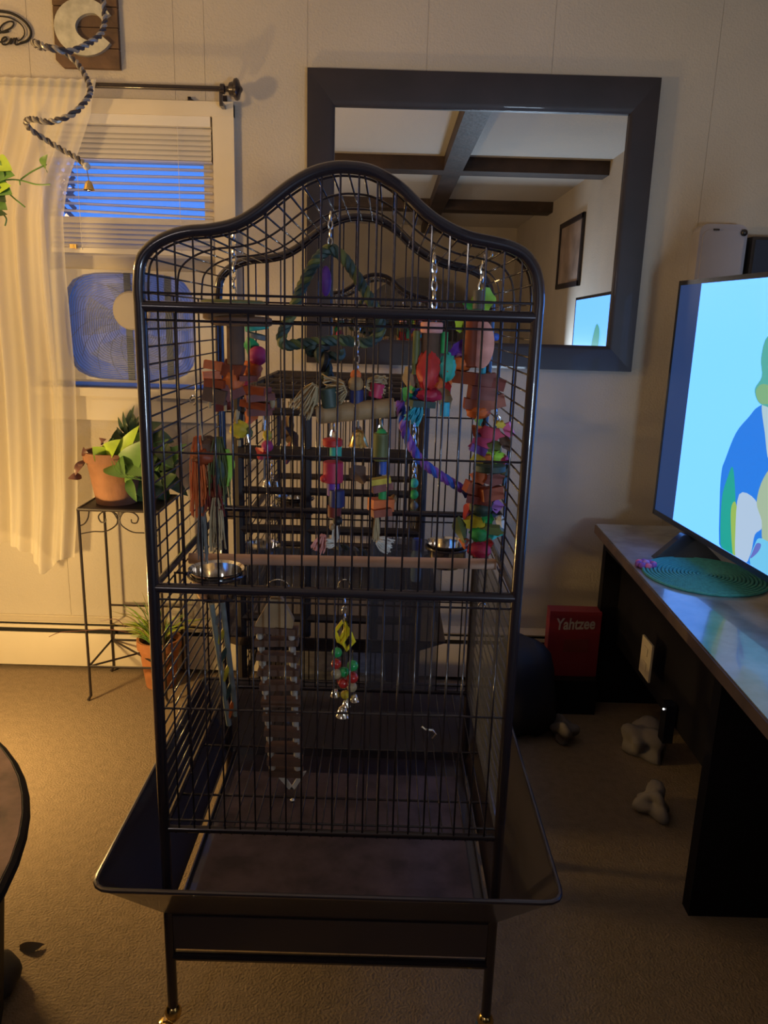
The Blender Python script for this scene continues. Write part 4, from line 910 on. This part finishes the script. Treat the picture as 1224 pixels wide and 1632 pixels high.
def pic(nm, pts, col, o):
    q = smooth_path([tvray(x, y, .0022 + (o - .0022) * .5) for x, y in pts], 4, True)
    for v in q: v.z = max(v.z, tz0 + .019)
    MB().prism(q, tnr * .0002).build(nm, emis('screen_' + nm, col), tv)
pic('jacket', [(1147, 800), (1150, 752), (1156, 732), (1173, 690), (1194, 664), (1209, 648), (1240, 640), (1330, 660), (1360, 950), (1330, 1010), (1200, 922), (1172, 902), (1148, 884)], (.015, .20, .78), .0022)
pic('sleeve', [(1150, 800), (1160, 760), (1168, 745), (1172, 790), (1173, 850), (1170, 898), (1150, 884)], (.01, .36, .30), .0027)
pic('trim', [(1165, 812), (1172, 800), (1176, 830), (1173, 880), (1170, 900), (1166, 860)], (.30, .48, .10), .0032)
pic('shirt', [(1178, 788), (1204, 797), (1215, 838), (1203, 852), (1197, 880), (1186, 903), (1173, 896), (1172, 850)], (.42, .56, .74), .0037)
pic('sash', [(1206, 800), (1217, 762), (1240, 740), (1290, 760), (1300, 850), (1240, 880), (1216, 862), (1214, 830)], (.36, .48, .34), .0042)
pic('papers', [(1203, 868), (1214, 858), (1250, 880), (1300, 900), (1310, 960), (1230, 925), (1196, 900)], (.16, .56, .85), .0047)
pic('hand', [(1200, 878), (1206, 866), (1213, 868), (1208, 880), (1196, 890)], (.12, .16, .55), .0052)
pic('collar', [(1214, 648), (1222, 645), (1250, 655), (1246, 720), (1226, 735), (1219, 690)], (.40, .58, .66), .0047)
pic('face', [(1203, 620), (1214, 600), (1213, 570), (1224, 535), (1260, 525), (1280, 600), (1250, 655), (1222, 648), (1208, 640)], (.08, .40, .36), .0052)
pic('cheek', [(1205, 622), (1215, 612), (1230, 618), (1232, 640), (1216, 644), (1208, 638)], (.20, .42, .22), .0056)
for s_ in (.28, TL_ - .28):
    q = tp(s_, 0, 0); MB().prism([Vector((q.x - .11, q.y - .02, cz_)), Vector((q.x + .10, q.y - .02, cz_)), Vector((q.x + .02, q.y, tz0)), Vector((q.x - .02, q.y, tz0))], (0, .03, 0)).build('foot', bk, tv)
# placemat: coiled braid
pmc = atz(1112, 934, cz_ + .002); 
pmm = thing('round_placemat', 'round teal braided placemat lying on the console before the television', 'placemat', (pmc.x, pmc.y, cz_))
tl = mat('teal_braid', (.06, .34, .33), .7, var=.2, vs=90)
R0 = .175; pmc.x += .055; pmc.y = atz(1028, 920, cz_).y + .02
for k in range(16):
    r_ = .008 + k * .0108; MB().tube([Vector((pmc.x + r_ * math.cos(2 * PI * i / 40), pmc.y + r_ * math.sin(2 * PI * i / 40), cz_ + .0042 + .0006 * (i % 2))) for i in range(40)], .0048, 6, closed=True).build('coil', tl, pmm)
fc_ = atz(1029, 904, cz_)
fw = thing('purple_scrunchie', 'small purple and pink fabric flower on the console by the placemat', 'hair tie', (fc_.x, fc_.y, cz_))
for k in range(8):
    a = k * PI / 4; MB().ball(Vector((fc_.x + .022 * math.cos(a), fc_.y + .022 * math.sin(a), cz_ + .010)), .0115, 10, (1, 1, .85)).build('petal', tm('violet') if k % 3 else tm('hot'), fw)
MB().ball(Vector((fc_.x, fc_.y, cz_ + .012)), .012, 10).build('centre', mat('lilac', (.45, .25, .6), .6), fw)
# white wall unit and dark box beyond the TV
a, b = at(1117, 356, 2.80), at(1194, 356, 2.80)
wu = thing('wall_unit', 'white rounded plastic unit on the wall beyond the television', 'appliance', ((a.x + b.x) / 2, WY, 1.42))
wp = mat('white_plastic', (.34, .33, .40), .45)
r_ = .03; xs = (a.x, b.x); zt = a.z; poly = [(xs[0], 1.42), (xs[1], 1.42)] + [(xs[1] - r_ + r_ * math.cos(t), zt - r_ + r_ * math.sin(t)) for t in (0, .4, .8, 1.2, 1.57)] + [(xs[0] + r_ + r_ * math.cos(t), zt - r_ + r_ * math.sin(t)) for t in (1.57, 1.97, 2.37, 2.77, 3.14)]
MB().prism([(x, WY, z) for x, z in poly], (0, -.07, 0)).build('body', wp, wu)
MB().prism([(x, WY - .07, z) for x, z in [(lerp((xs[0] + xs[1]) / 2, x, .86), lerp(1.55, z, .9)) for x, z in poly]], (0, -.006, 0)).build('front_cover', wp, wu)
MB().ball(at(1186, 371, 2.79), .012, 14).build('sensor', bk, wu)
MB().box(at(1142, 366, 2.79), (.02, .004, .006)).build('badge_light', bk, wu)
a = at(1196, 378, 2.80)
sb = thing('dark_speaker', 'dark speaker box on the wall at the right edge above the television', 'speaker', (a.x + .12, WY, 1.4))
MB().bbox((a.x, WY - .09, 1.40), (XR - .01, WY, a.z)).build('body', bk, sb)
MB().bbox((a.x + .01, WY - .094, 1.41), (XR - .02, WY - .09, a.z - .01)).build('grille', mat('speaker_cloth', (.02, .03, .06), .8), sb)

# ================================================================ THINGS ON THE FLOOR, RIGHT
a, b = at(878, 974, 2.60), at(946, 974, 2.60); zb_ = at(880, 1078, 2.6).z
gb = thing('board_game_box', 'red board game box with white lettering standing behind the console end', 'box', ((a.x + b.x) / 2, 2.62, 0))
gx1 = min(.79, a.x + .19)
zb_ = max(.04, at(880, 1076, 2.6).z)
rb = mat('game_red', (.24, .02, .035), .5)
bx = MB().bbox((a.x, 2.60, zb_), (gx1, 2.66, a.z)).build('box', rb, gb)
MB().bbox((a.x - .002, 2.597, zb_), (gx1 + .002, 2.61, a.z + .001)).build('lid', rb, gb)
def text(s_, loc, size, m, par, rot=(PI / 2, 0, 0), shear=0, sx=1):
    c = bpy.data.curves.new('lettering', 'FONT'); c.body = s_; c.size = size; c.extrude = .0006; c.shear = shear; c.offset = size * .02
    o = bpy.data.objects.new('tmp', c); C.objects.link(o); dg = bpy.context.evaluated_depsgraph_get(); me = bpy.data.meshes.new_from_object(o.evaluated_get(dg)); bpy.data.objects.remove(o)
    me.name = 'lettering'; me.materials.clear(); me.materials.append(m)
    t = bpy.data.objects.new('lettering', me); C.objects.link(t); t.location = loc; t.rotation_euler = rot; t.scale.x = sx; put(t, par); return t
lw = mat('letter_white', (.42, .36, .38), .6)
q = at(886, 1000, 2.595)
text('Yahtzee', (q.x, 2.5955, q.z - .008), .060, lw, gb, (PI / 2, -.05, 0), .15, .72)
MB().box((a.x + .10, 2.596, zb_ + .12), (.09, .002, .05)).build('printed_panel', mat('print_maroon', (.2, .03, .03), .6), gb)
rs = thing('box_pile', 'dark storage crate that the red game box stands on', 'crate', (a.x + .08, 2.62, 0))
for z in (0.01, ): MB().bbox((a.x - .08, 2.56, 0), (gx1, 2.72, zb_ - .002)).build('crate', base_m, rs)
def lump(name, label, cat, c, r, sq, m, amp=.12, n=24):
    q = MB().ball((0, 0, 0), r, n, sq); rn = random.Random(int(c[0] * 999)); fq = 5 / r; ph = [rn.uniform(0, 6) for _ in range(6)]
    q.v = [tuple(Vector(c) + Vector(v) * (1 + amp * (math.sin(v[0] * fq + ph[0]) + math.sin(v[1] * fq * 1.2 + ph[1] + v[0] * fq) + math.sin(v[2] * fq * .9 + ph[2])) / 2)) for v in q.v]
    zmin = min(v[2] for v in q.v); q.v = [(v[0], v[1], max(0.002, v[2])) for v in q.v]
    return tag(q.build(name, m, None, False), label, cat)
bagm = mat('black_bag', (.012, .012, .02), .6)
p = at(838, 1020, 2.45); lump('black_bag', 'slumped black bag on the floor beside the cages, below the wall', 'bag', (p.x, 2.45, .14), .15, (.75, .8, 1.35), bagm)
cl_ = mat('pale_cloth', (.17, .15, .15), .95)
for (x, y, r_, lab, nm) in ((1030, 1165, .05, 'pale crumpled cloth hanging highest in the dark under the console', 'cloth'), (1036, 1215, .045, 'pale bundle below the crumpled cloth under the console', 'cloth')):
    pass
uc = [(908, 1048, 2.38, .045, 'pale plastic pouch on the floor before the game box', 'pouch'), (1026, 1180, 0, .06, 'pale crumpled cloth heap in the dark under the console', 'cloth'), (1042, 1270, 0, .045, 'small pale shoe-like bundle nearest under the console', 'cloth'), (1155, 1250, 0, .05, 'grey cloth lump farther right under the console', 'cloth')]
for x, y, Y, r_, lab, nm in uc:
    p = at(x, y, Y) if Y else atz(x, y, .05); Y = p.y
    lump(nm if nm != 'cloth' else 'cloth_bundle', lab, nm, (p.x, Y, r_ * .8), r_, (.9, 1.1, .9), cl_, .45, 32)
# outlet plate on the right wall under the console
op = thing('outlet_plate', 'cream outlet plate seen in the dark under the console', 'outlet', (.9, 1.9, .3))
q = [(1064, 1074), (1088, 1108), (1085, 1141), (1063, 1110)]
Xo = .86
def onx(x, y, X): r = ray(x, y); t_ = X / r.x; return Vector((X, r.y * t_, H + r.z * t_))
P4 = [onx(x, y, Xo) for x, y in q]
yA, yB = (P4[0].y + P4[3].y) / 2, (P4[1].y + P4[2].y) / 2; zA, zB = (P4[3].z + P4[2].z) / 2, (P4[0].z + P4[1].z) / 2
cy_ = (yA + yB) / 2; cz2 = (zA + zB) / 2
MB().bbox((Xo, cy_ - .045, cz2 - .06), (Xo + .006, cy_ + .045, cz2 + .06)).build('plate', mat('cream_plate', (.6, .52, .38), .5), op)
for s_ in (-1, 1): MB().box((Xo - .001, cy_, cz2 + s_ * .024), (.003, .03, .026)).build('socket', mat('cream_plate', (.6, .52, .38), .5), op)
op.location = (Xo, cy_, cz2)
MB().bbox((Xo + .006, 1.62, .25), (Xo + .03, 2.66, cz_ - .08)).build('back_board', base_m, con)
e = onx(1058, 1130, Xo - .03)
ps_ = thing('power_strip', 'black power strip with one lit white lamp under the console', 'power strip', (e.x, e.y, .1))
MB().bbox((e.x, e.y - .02, e.z - .10), (e.x + .029, e.y + .02, e.z + .02)).build('body', bk, ps_)
MB().ball((e.x - .001, e.y, e.z), .0028, 8).build('lamp', mat('led', (1, 1, 1), .5, emit=(1, 1, 1), es=3), ps_)

# ================================================================ ROUND TABLE, LEFT EDGE
def circ(a, b, c):
    ax, ay, bx_, by, cx_, cy = a.x, a.y, b.x, b.y, c.x, c.y; d = 2 * (ax * (by - cy) + bx_ * (cy - ay) + cx_ * (ay - by))
    ux = ((ax * ax + ay * ay) * (by - cy) + (bx_ * bx_ + by * by) * (cy - ay) + (cx_ * cx_ + cy * cy) * (ay - by)) / d
    uy = ((ax * ax + ay * ay) * (cx_ - bx_) + (bx_ * bx_ + by * by) * (ax - cx_) + (cx_ * cx_ + cy * cy) * (bx_ - ax)) / d
    return ux, uy, math.hypot(ax - ux, ay - uy)
tzz = .45; ux, uy, ur = circ(atz(0, 1187, tzz), atz(38, 1290, tzz), atz(0, 1410, tzz))
print('table circle', ux, uy, ur)
rt = thing('round_table', 'round coffee table with veined brown top, at the left edge', 'table', (ux, uy, 0))
tt = mat('veined_brown', (.24, .14, .11), .3, var=.6, vs=14, coat=.3)
MB().lathe([(ur - .02, tzz - .03), (ur, tzz - .022), (ur, tzz - .004), (ur - .004, tzz)], (ux, uy, 0), 64).build('table_top', tt, rt)
MB().tube([Vector((ux + (ur - .001) * math.cos(2 * PI * i / 64), uy + (ur - .001) * math.sin(2 * PI * i / 64), tzz - .012)) for i in range(64)], .012, 8, closed=True).build('edge_band', base_m, rt)
MB().lathe([(ur - .08, 0), (ur - .07, .02), (ur - .035, tzz - .03)], (ux, uy, 0), 64).build('shade_drum', base_m, rt)  # drum added under the top to shade the near carpet
p = atz(2, 1570, .02); lump('dark_slipper', 'black slipper on the carpet at the lower left edge', 'slipper', (p.x - .02, p.y, .025), .05, (1, 1.5, .6), bagm, .08)
p = atz(46, 1514, 0); tag(leaf_mb((p.x - .02, p.y, .006), (p.x + .03, p.y + .012, .006), .013, .006).build('fallen_leaf', mat('dead_leaf', (.25, .2, .14), .8)), 'small curled fallen leaf on the dark carpet, lower left', 'leaf')

# ---------------------------------------------------------------- added uplighter and the low lamp, just outside the frame
flp = thing('added_uplighter', 'added unseen tall uplighter with dark bowl shade, left of the curtain', 'lamp', (LX, LY, 0))
MB().lathe([(.11, 0), (.11, .012), (.03, .03), (.01, .05)], (LX, LY, 0), 28).build('base', iron, flp)
MB().tube([(LX, LY, .04), (LX, LY, LZ - .12)], .008, 10).build('pole', iron, flp)
MB().lathe([(.012, LZ - .13), (.02, LZ - .12), (.02, LZ - .09)], (LX, LY, 0), 16).build('socket', brass, flp)
MB().lathe([(.03, LZ - .13), (.12, LZ - .11), (.19, LZ - .062), (.188, LZ - .060), (.118, LZ - .105), (.03, LZ - .124)], (LX, LY, 0), 40, cap=False).build('bowl_shade', iron, flp)  # bowl shaped to keep this added light off floor and low walls
ll = thing('small_lamp', 'small low bulb lamp on the carpet left of the curtain', 'lamp', (DX, DY, 0))
MB().lathe([(.08, 0), (.08, .02), (.04, .05), (.015, .16), (.025, .40), (.012, DZ - .09)], (DX, DY, 0), 24).build('base', terracotta, ll)
MB().lathe([(.014, DZ - .10), (.016, DZ - .07)], (DX, DY, 0), 16).build('socket', brass, ll)
# sofa added unseen behind the camera, to keep lamp light off the right carpet
so = thing('occluder', 'unseen added dark sofa behind the viewer', 'occluder', (.45, -.1, 0))
sm2 = mat('occluder_cloth', (.05, .045, .05), .9, bump=.4, bs=90)
MB().bbox((-.75, -.22, .12), (1.3, .42, .42)).build('seat', sm2, so)
MB().bbox((-.75, -.42, .12), (1.3, -.22, .93)).build('backrest', sm2, so)
for x in (-.75, 1.15): MB().bbox((x - .0, -.42, .12), (x + .15, .42, .60)).build('arm', sm2, so)
for x in (-.7, 1.2):
    for y in (-.38, .36): MB().bbox((x, y, 0), (x + .05, y + .05, .12)).build('leg', base_m, so)
pl_ = thing('fill_pendant', 'added unseen fill pendant on a cord behind the viewer', 'lamp', (-1.0, -1.1, 1.75))  # fixture added round the ceiling fill
MB().tube([(-1.0, -1.1, ZC), (-1.0, -1.1, 1.90)], .004, 8).build('cord', base_m, pl_)
MB().lathe([(.01, .20), (.03, .19), (.035, .14), (.03, .135)], (-1.0, -1.1, 1.75), 20, cap=False).build('socket', brass, pl_)
dl = thing('fill_panel', 'added unseen square fill panel on a stem behind the sofa', 'lamp', (1.0, -.92, 0))  # fixture added behind the cool fill
MB().bbox((.83, -.93, .80), (1.17, -.915, 1.16)).build('panel', base_m, dl)
MB().tube([(1.0, -.925, .02), (1.0, -.925, .82)], .01, 10).build('stem', iron, dl)
MB().lathe([(.12, 0), (.12, .015), (.02, .03)], (1.0, -.925, 0), 24).build('base', iron, dl)
bpy.context.view_layer.update()
